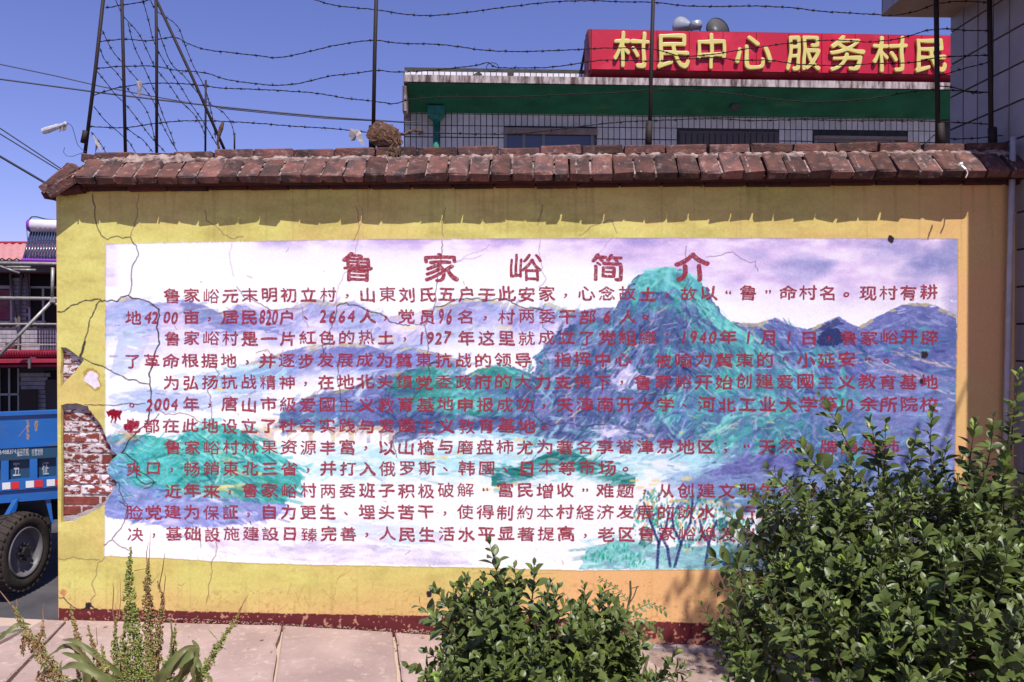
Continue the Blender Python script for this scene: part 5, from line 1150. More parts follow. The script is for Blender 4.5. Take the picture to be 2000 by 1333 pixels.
def hwindow(x0, x1, y0, y1, bars, curt=None):
    b = MB(); hbox(b, x0, x1, y0, y1, -.028, -.012); w_ = b.build('window', M['shade'], hs)
    b = MB()
    for (a, c, d, e) in bars: hbox(b, a, c, d, e, -.012, .03)
    b.build('frame', M['alu'], w_)
    if curt:
        b = MB()
        for i in range(int((curt[1] - curt[0]) / 2)): hbox(b, curt[0] + i * 2, curt[0] + i * 2 + 1.4, curt[2], curt[3], -.012, -.006 + .01 * (i % 2))
        b.build('curtain', pmat('tan_curtain', (.26, .19, .12), (.3, .05, .12), 2.2, .9, stretch=(1, 1, 3)), w_)
hwindow(-30, 22, 534, 560, [(-30, 22, 558, 561), (19, 22, 534, 560)])
hwindow(-30, 22, 560, 632, [(-30, 22, 560, 564), (19, 24, 560, 630), (-30, 22, 627, 631)], (-10, 18, 566, 625))
hwindow(56, 200, 534, 560, [(56, 200, 531, 535), (55, 58, 535, 560)])
hwindow(56, 200, 560, 630, [(56, 200, 560, 564), (55, 59, 564, 632), (82, 86, 564, 630), (56, 88, 627, 631)])
b = MB(); hbox(b, 86, 200, 724, 860, -.028, -.01); d_ = b.build('door', M['shade'], hs); b = MB(); hbox(b, 88, 150, 742, 850, -.01, .01); b.build('door_leaf', pmat('dull_door', (.07, .055, .055), rough=.7), d_)
b = MB(); hbox(b, -60, 36, 720, 860, -.028, -.01); d_ = b.build('shop_window', M['shade'], hs); b = MB()
for (a, c, d, e) in ((15, 18.5, 720, 810), (33, 36, 720, 810), (-4, -1, 720, 810), (-30, 36, 769, 773)): hbox(b, a, c, d, e, -.01, .03)
b.build('frame', M['alu'], d_)
b = MB(); hbox(b, 38, 71, 761, 850, .15, .2); b.build('board', pmat('old_brown_board', (.045, .03, .026), rough=.8), label='old brown board leaning against the far house', cat='board')
# balcony slab, awning, railings
b = MB(); hbox(b, -120, 200, 686, 698, -.1, 1.1); bl = b.build('balcony', M['awn'], hs)
b = MB()
for i in range(40): hbox(b, -60 + i * 5, -58 + i * 5, 687, 697, 1.1, 1.13)
b.build('corrugation', M['awn'], bl, kind='stuff')
b = MB(); hbox(b, -120, 200, 702.5, 709, .9, 1.6); hbox(b, -120, 200, 712.5, 717.5, .9, 1.5); b.build('awning', M['awn'], hs)
b = MB(); hbox(b, 54, 58.5, 701, 720, 1.6, 1.65); b.build('awning_bracket', M['frame'], hs)
b = MB()
def htube(mb, pts, r, off): mb.tube([HPt(p[0], p[1], off) for p in pts], r, 6)
for y in (633, 643, 673): htube(b, [(-120, y), (200, y + 1)], .028 if y == 633 else .018, 1.0)
for x in (-40, 36, 112, 180): htube(b, [(x, 633), (x, 686)], .028, 1.0)
b.build('railing', M['steel'], hs)
b = MB(); htube(b, [(42, 536), (40, 570), (38, 600), (36, 686)], .04, .1); htube(b, [(20, 537), (26, 590), (34, 640)], .04, .1); htube(b, [(50, 530), (54, 560), (56, 600)], .05, .15); b.build('wall_pipe', M['frame'], hs)
b = MB(); c = HPt(24, 676, .9); b.tube([c + Vector((0, 0, -.09)), c + Vector((0, 0, .0)), c + Vector((0, 0, .1))], [.10, .15, .18], 14); b.build('basin', M['steel'], label='grey metal basin standing on the balcony of the far house', cat='basin')
b = MB(); hbox(b, 58, 69, 697.5, 702, .9, 1.1); b.build('white_box', M['alu'], label='small white box on the red awning of the far house', cat='box')
# scaffold of steel tubes in front of it
sc = empty('tube_scaffold', HPt(60, 700, 2), label='galvanised steel tube frame with a long diagonal brace before the far house', cat='scaffold')
for pts, r_ in (([(-160, 512), (330, 519)], .045), ([(-160, 581), (330, 586)], .045), ([(103, 523), (102, 586)], .04), ([(100, 590), (-40, 735)], .042), ([(100, 588), (112, 596), (140, 620)], .035), ([(12, 522), (60, 522)], .03), ([(25, 527), (70, 528)], .03), ([(0, 520), (38, 534)], .03)):
    b = MB(); htube(b, pts, r_, 2.0); b.build('tube', M['steel'], sc, smooth=True)
b = MB(); hbox(b, 97, 108, 583, 591, 1.96, 2.06); b.build('clamp', M['steel'], sc)
# solar water heater on the roof
sw = empty('solar_water_heater', HPt(90, 500, 1.4), label='solar water heater with white tank and slanting blue glass tubes on the far roof', cat='solar water heater')
ta, tb_ = HPt(59, 441, 1.0), HPt(260, 445, 1.0); dtt = (tb_ - ta).normalized()
b = MB(); b.tube([ta, tb_], .165, 20); b.build('tank', pmat('white_enamel', (.80, .78, .78), (.70, .66, .68), 4, .35), sw, smooth=True)
b = MB(); b.tube([ta - dtt * .05, ta - dtt * .01, ta + dtt * .03], [.15, .172, .172], 20); b.build('end_cap', pmat('violet_plastic', (.20, .03, .34), rough=.4), sw)
b = MB()
for i in range(10): b.add([ta + dtt * (.25 + i * .12) + Vector((0, -.168, -.09)), ta + dtt * (.32 + i * .12) + Vector((0, -.168, -.09)), ta + dtt * (.32 + i * .12) + Vector((0, -.171, -.055)), ta + dtt * (.25 + i * .12) + Vector((0, -.171, -.055))], [(0, 1, 2, 3)])
b.build('faded_lettering', pmat('faded_pink_print', (.5, .2, .28), rough=.6), sw)
mt = pmat('dark_blue_glass_tube', (.035, .04, .085), rough=.2, spec=.7)
for i in range(26):
    p0, p1 = HPt(62 + i * 5.4, 453, .9), HPt(46 + i * 5.8, 507, 1.6); b = MB(); b.tube([p0, p1], .030, 7); b.build('glass_tube', mt, sw, smooth=True)
b = MB(); p0, p1 = HPt(42, 509, 1.62), HPt(220, 513, 1.62); b.tube([p0, p1], .055, 6); b.build('bottom_rail', bpy.data.materials['violet_plastic'], sw)
b = MB(); p0, p1 = HPt(60, 455, .7), HPt(47, 505, 1.3); b.tube([p0, p1], .03, 6); b.tube([HPt(75, 470, .8), HPt(200, 472, .8)], .015, 5); b.tube([HPt(70, 488, 1.1), HPt(200, 490, 1.1)], .015, 5); b.build('frame', M['frame'], sw)
b = MB(); b.tube(catm([HPt(56, 430, 1), HPt(62, 424, 1), HPt(72, 424, 1), HPt(86, 428, 1), HPt(110, 430, 1), HPt(140, 430, 1)], .1), .016, 5); b.build('hose', M['black'], sw)
b = MB(); c = HPt(52, 447, 1.0); b.tube([c, c + dtt * .2], .03, 6); b.tube([HPt(52, 447, 1.0), HPt(54, 470, 1)], .008, 4); b.build('valve', M['black'], sw)
# cables across the sky
def cable(pts, d, r, label, mat='black'):
    P_ = [WD(p[0], p[1], d + (p[2] if len(p) > 2 else 0)) for p in pts]; b = MB(); b.tube(catm(P_, .6), r, 5); b.build('power_cable', M[mat], smooth=True, label=label, cat='cable', group='cables strung across the street')
cable([(-300, 85), (0, 126), (200, 170), (380, 203), (430, 210)], 11, .0085, 'upper thin cable crossing the sky behind the iron frame', 'grey_cable')
cable([(-300, 118), (0, 155), (200, 182), (430, 209), (640, 229), (800, 240)], 11, .012, 'long thick cable running from the left edge to the tiled building', 'grey_cable')
cable([(430, 212), (640, 232), (818, 239)], 11.05, .008, 'thin cable joining the long one near the tiled building', 'grey_cable')
cable([(-200, 118), (0, 251), (128, 336), (420, 520)], 9, .007, 'upper of the two close cables descending behind the coping end', 'black')
cable([(-200, 132), (0, 262), (124, 338), (420, 520)], 9, .007, 'lower of the two close cables descending behind the coping end', 'black')
cable([(-200, 178), (0, 306), (92, 360), (420, 545)], 8.5, .013, 'thick black cable dropping from the left edge to behind the coping end', 'black')

# ---------------------------------------------------------------- blue farm truck
M['blue'] = pmat('blue_truck_paint', (.004, .10, .36), (.005, .08, .29), 3, .38, .15, 30, .5, c3=(.07, .09, .12), s3=7, t3=(.54, .86))
M['dblue'] = pmat('dark_blue_band', (.012, .055, .12), (.012, .045, .09), 5, .5)
M['rubber'] = pmat('tyre_rubber', (.028, .022, .020), (.05, .038, .03), 14, .9, .8, 60, .2)
M['rim'] = pmat('grey_wheel_paint', (.15, .14, .15), (.09, .085, .085), 9, .5, .3, 60, .4)
TP = WD(0, 637, 5.25); ua = R(2.4 + 26); UT = Vector((math.cos(ua), math.sin(ua), 0)); NT = Vector((UT.y, -UT.x, 0))
def TPt(px, py, off=0.0): return RP(px, py, TP + NT * off, NT)
tk = empty('farm_truck', TPt(40, 1150), label='blue farm truck standing on the road behind the left end of the wall', cat='truck')
def tquad(mb, pts, o0, o1): mb.prism([TPt(p[0], p[1], o1) for p in pts], -NT * (o1 - o0))
def strip(mb, x0, x1, ya, yb, o0, o1, sl=None):
    """plate on the truck side: heights given at px 56 so that edges stay level in space"""
    zt, zb = TPt(56, ya, o1).z, TPt(56, yb, o1).z; a_, c_ = TPt(x0, 900, o1), TPt(x1, 900, o1)
    mb.prism([Vector((a_.x, a_.y, zb)), Vector((c_.x, c_.y, zb)), Vector((c_.x, c_.y, zt)), Vector((a_.x, a_.y, zt))], -NT * (o1 - o0))
X0, X1 = -520, 260
b = MB(); strip(b, X0, X1, 811, 870, -.03, 0); b.build('side_board', M['blue'], tk)
b = MB(); strip(b, X0, X1, 804, 811, -.045, .018); b.build('top_rail', M['blue'], tk)
b = MB(); strip(b, X0, X1, 868, 874, -.02, .012); b.build('seam_rail', M['blue'], tk)
b = MB(); strip(b, X0, X1, 874, 897, -.03, .004); b.build('name_band', M['dblue'], tk)
b = MB(); strip(b, X0, X1, 897, 944, -.06, -.035); b.build('recessed_panel', M['dblue'], tk)
for x0 in (-180, -115, -56, 2, 58, 110, 160, 210):
    b = MB(); zt, zb = TPt(56, 897, 0).z, TPt(56, 938, 0).z; a_, c_ = TPt(x0, 900, 0), TPt(x0 + 15, 900, 0)
    q_ = [Vector((a_.x, a_.y, zt)), Vector((c_.x, c_.y, zt)), Vector((c_.x, c_.y, zb)) , Vector((a_.x, a_.y, zb))]
    b.add([q_[0] - NT * .04, q_[0] + NT * .006, q_[1] + NT * .006, q_[1] - NT * .04, q_[3] - NT * .04, q_[3] + NT * .012, q_[2] + NT * .012, q_[2] - NT * .04], [(0, 1, 2, 3), (7, 6, 5, 4), (1, 5, 6, 2), (0, 4, 5, 1), (3, 2, 6, 7)]); b.build('stake_post', M['blue'], tk)
b = MB(); strip(b, X0, X1, 936, 956, -.05, .014); b.build('sill', M['blue'], tk)
b = MB(); strip(b, X0, X1, 957, 979, -.10, -.002); b.build('frame_rail', M['blue'], tk)
mr = pmat('red_reflector', (.50, .02, .03), rough=.4); mw = pmat('white_reflector', (.60, .58, .58), rough=.4)
for x0 in (-86, -42, 4, 50, 91, 132):
    w_ = 17
    b = MB(); strip(b, x0, x0 + w_ - 1, 940, 953, .014, .018); b.build('reflector', mw, tk)
    b = MB(); strip(b, x0 + w_, x0 + 2 * w_ - 1, 940, 953, .014, .018); b.build('reflector', mr, tk)
def ttext(s, px, py, wpx, hpx, mat, name='lettering', off=.006, step=None, bold=.012):
    V = []; F = []; a_ = TPt(px, 900, off); base = Vector((a_.x, a_.y, 0)); z = TPt(px, py, off).z; m_ = (TPt(px + 10, 900, off) - TPt(px, 900, off)).length / 10; mv = abs(TPt(px, py, off).z - TPt(px, py + 10, off).z) / 10
    x = 0
    for i, ch in enumerate(s):
        if ch == ' ': x += wpx * .6 * m_; continue
        gm = glyph_mesh(ch, i, bold, .0, 0)
        al_ = np.array([p[:2] for g in gm for p in g[0]]); asc = ord(ch) < 128
        x0_ = al_[:, 0].min() if asc else .04; ww = (al_[:, 0].max() - x0_) if asc else .92; cw = wpx * m_ * (.6 if asc else 1)
        for k_, (v, f) in enumerate(gm):
            b0 = len(V); V += [tuple(base + UT * (x + (p[0] - x0_) / ww * cw * .88) + NT * (k_ * .0003) + Vector((0, 0, z + (p[1] - .385) * hpx * mv / .88))) for p in v]; F += [tuple(b0 + i_ for i_ in p) for p in f]
        x += cw
    me = bpy.data.meshes.new('lettering'); me.from_pydata(V, [], F); me.materials.append(mat); obj(name, me, tk)
mwh = pmat('dusty_white_paint', (.42, .44, .46), (.20, .25, .32), 30, .6)
ttext('315-6488374', -20, 884, 8.0, 12, mwh); ttext('福田农机', 33, 884, 6.0, 15, mwh); ttext('祝君发财', 62, 884, 5.6, 13, mwh)
ttext('五', 25, 917, 17, 28, mwh, off=-.030); ttext('征', 82, 915, 15, 25, mwh, off=-.030); ttext('五', -33, 919, 17, 28, mwh, off=-.030)
b = MB()
for i in range(26):
    t_ = i / 25; b.add([TPt(52 + random.uniform(-3, 3), 822 + 34 * t_, .001), TPt(54 + random.uniform(0, 4), 822 + 34 * t_, .001), TPt(54 + random.uniform(-2, 3), 826 + 34 * t_, .001)], [(2, 1, 0)])
    if i < 16: b.add([TPt(69 + random.uniform(-3, 3), 822 + 28 * t_, .001), TPt(71 + random.uniform(0, 5), 823 + 28 * t_, .001), TPt(70 + random.uniform(-2, 3), 827 + 28 * t_, .001)], [(2, 1, 0)])
    if i < 10: b.add([TPt(36 + 13 * i / 10, 853 - 16 * i / 10, .001), TPt(37.5 + 13 * i / 10, 853 - 16 * i / 10, .001), TPt(38.5 + 13 * i / 10, 850 - 16 * i / 10, .001)], [(2, 1, 0)])
b.build('rust_scratches', pmat('rusty_scratch', (.36, .22, .12), rough=.9), tk, kind='stuff')
b = MB(); strip(b, X0, X1, 958, 990, -1.3, -.35); b.build('bed_floor', M['shade'], tk)
b = MB(); strip(b, -430, 220, 985, 1020, -.55, -.42); b.build('chassis_beam', M['black'], tk)
b = MB(); strip(b, 44, 96, 1022, 1052, -.62, -.45); b.build('spring_box', pmat('oily_black', (.02, .018, .018), rough=.6), tk)
# wheel: seen obliquely
wc = WD(32, 1078, 5.25); wa = R(88); AX = Vector((math.sin(wa), -math.cos(wa), 0)); VU = Vector((0, 0, 1)); HU = VU.cross(AX)
mp_ = 5.2 / FPX; RT = 77 * mp_
def wheel(cx, parent, name='wheel'):
    def P_(a_, r_, t_): return cx + AX * t_ + (HU * math.cos(a_) + VU * math.sin(a_)) * r_
    def lathe(prof, n=40, closed=False, mb=None):
        b_ = mb or MB(); base = len(b_.v)
        for i in range(n):
            for (t_, r_) in prof: b_.v.append(tuple(P_(6.2832 * i / n, r_, t_)))
        k = len(prof)
        for i in range(n):
            for j in range(k - 1): b_.f.append((base + i * k + j, base + i * k + j + 1, base + ((i + 1) % n) * k + j + 1, base + ((i + 1) % n) * k + j)); b_.m.append(0)
        return b_
    tw = RT * .29
    ty = lathe([(-tw, RT * .66), (-tw, RT * .86), (-tw * .9, RT * .96), (-tw * .3, RT * .985), (tw * .3, RT * .985), (tw * .92, RT * .95), (tw * 1.04, RT * .80), (tw * .95, RT * .68), (tw * .8, RT * .62)]).build(name, M['rubber'], parent, smooth=True)
    tr = MB()
    for i in range(34):                      # tread lugs, angled bars in two rows
        a_ = 6.2832 * i / 34
        for s_ in (-1, 1):
            q_ = [P_(a_ + (.05 if s_ > 0 else 0), RT * .97, s_ * tw * .10), P_(a_ + .085 + (.05 if s_ > 0 else 0), RT * .97, s_ * tw * .10), P_(a_ + .16 + (.05 if s_ > 0 else 0), RT * .93, s_ * tw * 1.0), P_(a_ + .07 + (.05 if s_ > 0 else 0), RT * .93, s_ * tw * 1.0)]
            c_ = P_(a_ + .1, RT, s_ * tw * .5) - P_(a_ + .1, RT * .955, s_ * tw * .5); tr.prism(q_, c_)
    tr.build('tread', M['rubber'], ty, kind='stuff')
    rim = lathe([(tw * .80, RT * .635), (tw * .98, RT * .625), (tw * .99, RT * .60), (tw * .80, RT * .575), (tw * .45, RT * .54), (tw * .38, RT * .50), (tw * .50, RT * .36), (tw * .60, RT * .24), (tw * .58, RT * .15), (tw * .58, 0.001)]).build('rim', M['rim'], ty, smooth=True)
    hb = MB()
    for i in range(8):
        a_ = 6.2832 * i / 8; hb.tube([P_(a_, RT * .20, tw * .56), P_(a_, RT * .20, tw * .85)], RT * .038, 6)
    hb.tube([cx + AX * tw * .5, cx + AX * tw * 1.0], RT * .13, 12); hb.build('hub', bpy.data.materials['oily_black'], ty)
wheel(wc, tk); wheel(wc - AX * 1.25, tk)
b = MB(); b.tube([wc, wc - AX * 1.25], .05, 8); b.build('axle', M['black'], tk)
# mudguard stays and flaps
b = MB(); b.prism([TPt(24, 978, .03), TPt(35, 974, .03), TPt(34, 990, .03), TPt(20, 1030, .05), TPt(10, 1040, .08), TPt(-6, 1042, .08), TPt(-2, 1024, .06)], -NT * .02); b.build('mudguard_stay', M['blue'], tk)
b = MB(); b.prism([TPt(90, 963, -.02), TPt(98, 966, -.02), TPt(104, 1022, -.02), TPt(100, 1022, -.02), TPt(88, 975, -.02)], -NT * .02); b.build('mudguard_stay', M['blue'], tk)
b = MB(); b.prism([TPt(-18, 1036, .05), TPt(9, 1032, .05), TPt(9, 1102, .05), TPt(-18, 1108, .05)], -NT * .012); b.build('mud_flap', pmat('grey_rubber_flap', (.11, .11, .12), rough=.8), tk)
b = MB(); b.prism([TPt(36, 985, -.08), TPt(90, 978, -.08), TPt(102, 1024, -.08), TPt(62, 1024, -.08)], -NT * .012); b.build('inner_mudguard', bpy.data.materials['oily_black'], tk)
# pale line painted on the road beyond the wheel
b = MB(); q_ = [RP(x, y, Vector((0, 1, zz(-3, 1) - .045)), Vector((0, 0, 1))) for x, y in ((72, 1123), (109, 1106), (112, 1107), (74, 1125))]
b.add(q_, [(0, 1, 2, 3)]); b.build('chalk_line', M['stained'], kind='structure')
# ---------------------------------------------------------------- plants
def leafmat(name, c1, c2, rough=.38, spec=.5, trans=.18, rnd=.25):
    m = pmat(name, c1, c2, 18, rough, 0, 40, spec, rnd=0); t = m.node_tree; b_ = t.nodes['Principled BSDF']; out = t.nodes['Material Output']
    src = b_.inputs['Base Color'].links[0].from_socket
    g = t.nodes.new('ShaderNodeNewGeometry'); hs = t.nodes.new('ShaderNodeHueSaturation'); r_ = t.nodes.new('ShaderNodeMapRange'); r_.inputs[3].default_value = 1 - rnd; r_.inputs[4].default_value = 1 + rnd
    t.links.new(g.outputs['Random Per Island'], r_.inputs[0]); t.links.new(r_.outputs[0], hs.inputs['Value']); t.links.new(src, hs.inputs['Color']); t.links.new(hs.outputs[0], b_.inputs['Base Color'])
    tr = t.nodes.new('ShaderNodeBsdfTranslucent'); t.links.new(hs.outputs[0], tr.inputs[0]); mx = t.nodes.new('ShaderNodeMixShader'); mx.inputs[0].default_value = trans
    t.links.new(b_.outputs[0], mx.inputs[1]); t.links.new(tr.outputs[0], mx.inputs[2]); t.links.new(mx.outputs[0], out.inputs[0]); return m
M['leaf'] = leafmat('glossy_dark_leaf', (.118, .150, .036), (.070, .102, .026), .42, .4, .2)
M['leaf_new'] = leafmat('young_pale_leaf', (.24, .33, .045), (.16, .26, .04), trans=.3)
M['bark'] = pmat('green_brown_bark', (.10, .085, .045), (.06, .05, .03), 40, .85)
M['dockleaf'] = leafmat('dock_leaf', (.11, .15, .042), (.16, .13, .05), .5, .35)
M['seedg'] = leafmat('green_dock_seed', (.26, .29, .075), (.17, .21, .05), .8, .1, .15, .4)
M['seedb'] = leafmat('brown_dock_seed', (.34, .19, .09), (.24, .12, .06), .85, .1, .15, .4)
M['dstem'] = pmat('dock_stem', (.24, .22, .07), (.26, .13, .07), 20, .7)
def leaf_geo(L_, W_, fold=.25, curl=.15, seg=4, tipw=.0):
    """obovate blade along +Y, normal +Z"""
    V = []; F = []
    prof = [.0, .42, .80, 1.0, .90, .55, .0]
    n = len(prof) - 1
    for i, w_ in enumerate(prof):
        t = i / n; y = L_ * t; z = -curl * L_ * (t - .3) ** 2 + .03 * L_; V.append((0, y, z))
        if 0 < i < n: V.append((-W_ / 2 * w_, y, z + fold * W_ * w_ * .5)); V.append((W_ / 2 * w_, y, z + fold * W_ * w_ * .5))
    # indices: 0, then triples, last
    def tri(i): return 1 + (i - 1) * 3
    F += [(0, tri(1), tri(1) + 1), (0, tri(1) + 2, tri(1))]
    for i in range(1, n - 1): a_, c_ = tri(i), tri(i + 1); F += [(a_ + 1, a_, c_, c_ + 1), (a_, a_ + 2, c_ + 2, c_)]
    e = len(V) - 1; a_ = tri(n - 1); F += [(a_ + 1, a_, e), (a_, a_ + 2, e)]
    return V, F
q = random.Random(77)
LEAFV = [leaf_geo(1, q.uniform(.50, .62), q.uniform(.15, .5), q.uniform(.1, .5)) for _ in range(6)]
LEAFM = {}
for mt_ in ('leaf', 'leaf_new'):
    for i, (V, F) in enumerate(LEAFV):
        me = bpy.data.meshes.new('leaf'); me.from_pydata(V, [], [tuple(reversed(f)) for f in F]); me.materials.append(M[mt_]); me.polygons.foreach_set('use_smooth', [True] * len(F)); LEAFM[(mt_, i)] = me
def frame(y, z):
    y = y.normalized(); x = y.cross(z).normalized(); z = x.cross(y); return Matrix((x, y, z)).transposed()
class Shrub:
    def __init__(s, seed, k=1.32): s.k = k; s.q = random.Random(seed); s.L = []; s.stem = MB()
    def shoot(s, tip, root, lsz, n=None, young=.0, leafy=.8):
        lsz = lsz * s.k; q = s.q; d = tip - root; Ln = d.length; mid = root.lerp(tip, .5) + Vector((q.uniform(-.12, .12), q.uniform(-.12, .12), -.06)) * Ln
        pts = [root * (1 - t) ** 2 + mid * 2 * t * (1 - t) + tip * t * t for t in [i / 8 for i in range(9)]]
        s.stem.tube(pts, [max(.0012, .0032 * (1 - i / 9.5)) for i in range(9)], 4)
        start = 1 - leafy; gap = lsz * .42; k = max(3, int(Ln * leafy / gap)) if n is None else n
        ph = q.uniform(0, 3.14)
        for i in range(k + 1):
            t = start + (1 - start) * i / k; f = min(7.99, t * 8); a_ = pts[int(f)].lerp(pts[min(8, int(f) + 1)], f - int(f)); ax = (pts[min(8, int(f) + 1)] - pts[int(f)]).normalized()
            near = i / k; sz = lsz * (1.0 - .45 * max(0, near - .6) / .4) * q.uniform(.62, 1.18); openn = R(62 - 34 * max(0, near - .5) / .5 + q.uniform(-14, 14))
            u = ax.cross(Vector((math.cos(ph), math.sin(ph), .3))).normalized(); ph += 1.57 + q.uniform(-.3, .3)
            for sg_ in (1, -1):
                if q.random() < .06: continue
                out = u * sg_; dr = (ax * math.cos(openn) + out * math.sin(openn)).normalized(); nz = (ax * math.sin(openn) - out * math.cos(openn)) + Vector((0, 0, .25))
                rot = frame(dr, nz) @ Matrix.Rotation(q.uniform(-.5, .5), 3, 'Y')
                yg = near > .82 and q.random() < young
                s.L.append((a_ + out * .002, rot, sz, q.randrange(6), yg))
        if young > .3:
            pass
    def fill(s, c, rad, n, lsz, inner=.75, young=.05, down=.0, ylim=None):
        q = s.q
        for _ in range(n):
            while True:
                v_ = Vector((q.gauss(0, 1), q.gauss(0, 1), q.gauss(0, 1)))
                if v_.length > .01: v_.normalize()
                if v_.z > -.55 and not (v_.y > .75 and q.random() < .6): break
            k = inner + (1 - inner) * q.random() ** .6
            bump = 1 + .10 * math.sin(v_.x * 7 + c.x * 9) * math.sin(v_.z * 6 + 1) + q.uniform(-.05, .09)
            tip = c + Vector((v_.x * rad[0], v_.y * rad[1], v_.z * rad[2])) * k * bump
            dr = (Vector((v_.x / rad[0], v_.y / rad[1], v_.z / rad[2])).normalized() * .75 + Vector((q.uniform(-.3, .3), q.uniform(-.3, .3), q.uniform(.35, .9)))).normalized()
            ln = q.uniform(.14, .26); s.shoot(tip, tip - dr * ln, lsz * q.uniform(.8, 1.15), young=young)
    def build(s, label, base, cat='shrub', group=None):
        e = empty('shrub', base, label=label, cat=cat, group=group)
        tr = MB()
        for i in range(7):
            a_ = i * .9; t_ = base + Vector((math.cos(a_) * .28, math.sin(a_) * .22, .55 + .1 * (i % 3))); tr.tube([base + Vector((math.cos(a_) * .03, math.sin(a_) * .03, -.05)), base.lerp(t_, .5) + Vector((0, 0, .06)), t_], [.014, .010, .005], 6)
        tr.build('branch', M['bark'], e, smooth=True); s.stem.build('twigs', M['bark'], e, kind='stuff')
        sc_ = []
        for (p, rot, sz, k, yg) in s.L:
            x, y = proj(np.array([p.x]), np.array([p.y]), np.array([p.z])); dist = (p - CAM).length
            vis = -5 < x[0] < 2005 and -5 < y[0] < 1338; face = abs((rot.col[2]).dot((p - CAM).normalized()))
            sc_.append((sz * (.3 + face) / dist ** 3.0) if vis else -1)
        order = sorted(range(len(s.L)), key=lambda i: -sc_[i]); big = set(order[:295])
        rest = MB()
        for i, (p, rot, sz, k, yg) in enumerate(s.L):
            if i in big:
                o = bpy.data.objects.new('leaf', LEAFM[('leaf_new' if yg else 'leaf', k)]); C.objects.link(o); o.parent = e; o.matrix_parent_inverse = Matrix.Translation(-base)
                o.matrix_basis = Matrix.Translation(p) @ (rot.to_4x4()) @ Matrix.Scale(sz, 4)
            else:
                V, F = LEAFV[k]; R3 = rot * sz; rest.add([p + R3 @ Vector(v_) for v_ in V], [tuple(reversed(f)) for f in F], 1 if yg else 0)
        rest.build('foliage', [M['leaf'], M['leaf_new']], e, smooth=True, kind='stuff'); return e
def at(px, py, d): return WD(px, py, d)
# big shrub on the right
s = Shrub(5)
D = 2.75
s.fill(at(1765, 1150, D), (.54, .50, .42), 275, .043, .62, .10)
s.fill(at(1965, 1060, D), (.30, .42, .30), 120, .043, .7, .15)
s.fill(at(1660, 1270, D - .25), (.44, .42, .30), 170, .042, .7, .10)
s.fill(at(1880, 1300, D - .35), (.48, .40, .42), 190, .043, .7, .08)
s.fill(at(1600, 1060, D), (.24, .3, .26), 60, .040, .7, .12)
for (tx, ty, rx, ry, y_) in ((1601, 775, 1668, 900, .9), (1385, 1085, 1470, 1120, .2), (1418, 1005, 1500, 1060, .3), (1448, 952, 1530, 1010, .1), (1500, 918, 1560, 985, .1), (1515, 925, 1570, 990, .1), (1565, 868, 1620, 930, .1), (1598, 900, 1650, 960, .1), (1400, 1150, 1480, 1160, .2), (1420, 1210, 1500, 1210, .2), (1480, 1290, 1550, 1240, .1),
    (1700, 826, 1716, 930, .1), (1730, 828, 1725, 940, .1), (1790, 850, 1775, 950, .2), (1822, 806, 1822, 930, .6), (1850, 870, 1830, 960, .2), (1905, 826, 1890, 930, .1), (1940, 815, 1925, 920, .2), (1992, 728, 1975, 880, .8), (1975, 800, 1960, 900, .2), (1780, 895, 1790, 1010, .95), (1870, 930, 1870, 1030, .9), (1880, 965, 1880, 1060, .9), (1660, 890, 1700, 960, .1), (1425, 1040, 1500, 1090, .1), (1460, 1130, 1530, 1160, .1)):
    dd = D + s.q.uniform(-.12, .12); s.shoot(at(tx, ty, dd), at(rx, ry, dd + .05), .046, young=y_, leafy=.92)
s.fill(at(1730, 1085, 4.0), (.62, .36, .52), 110, .044, .6, .05)  # hidden foliage close to the wall, added to cast shade on it
s.build('largest glossy-leaved evergreen shrub, filling the lower right corner before the mural', Vector((at(1760, 1300, D).x, at(1760, 1300, D).y, ground_z(1.4))))
# middle shrub
s = Shrub(9); D = 2.62
s.fill(at(960, 1275, D), (.225, .24, .27), 150, .042, .6, .12)
s.fill(at(1060, 1300, D - .1), (.22, .2, .20), 80, .042, .65, .12)
s.fill(at(940, 1385, D - .2), (.25, .2, .18), 70, .042, .65, .1)
for (tx, ty, rx, ry, y_) in ((957, 1064, 980, 1170, .1), (1043, 1104, 1035, 1190, .1), (1005, 1110, 1000, 1190, .3), (850, 1150, 890, 1210, .1), (822, 1185, 880, 1235, .1), (910, 1130, 920, 1200, .1), (885, 1150, 910, 1220, .1), (1090, 1150, 1075, 1220, .1), (1105, 1175, 1080, 1250, .1), (800, 1303, 870, 1320, .1), (835, 1275, 890, 1300, .1), (1075, 1140, 1060, 1210, .1), (1110, 1275, 1080, 1330, .1), (1000, 1180, 1010, 1260, .9), (915, 1290, 930, 1360, .9)):
    dd = D + s.q.uniform(-.08, .08); s.shoot(at(tx, ty, dd), at(rx, ry, dd + .04), .042, young=y_, leafy=.95)
s.build('middle evergreen shrub with one thin shoot standing up before the lower edge of the mural', Vector((at(960, 1300, D).x, at(960, 1300, D).y, ground_z(0))))
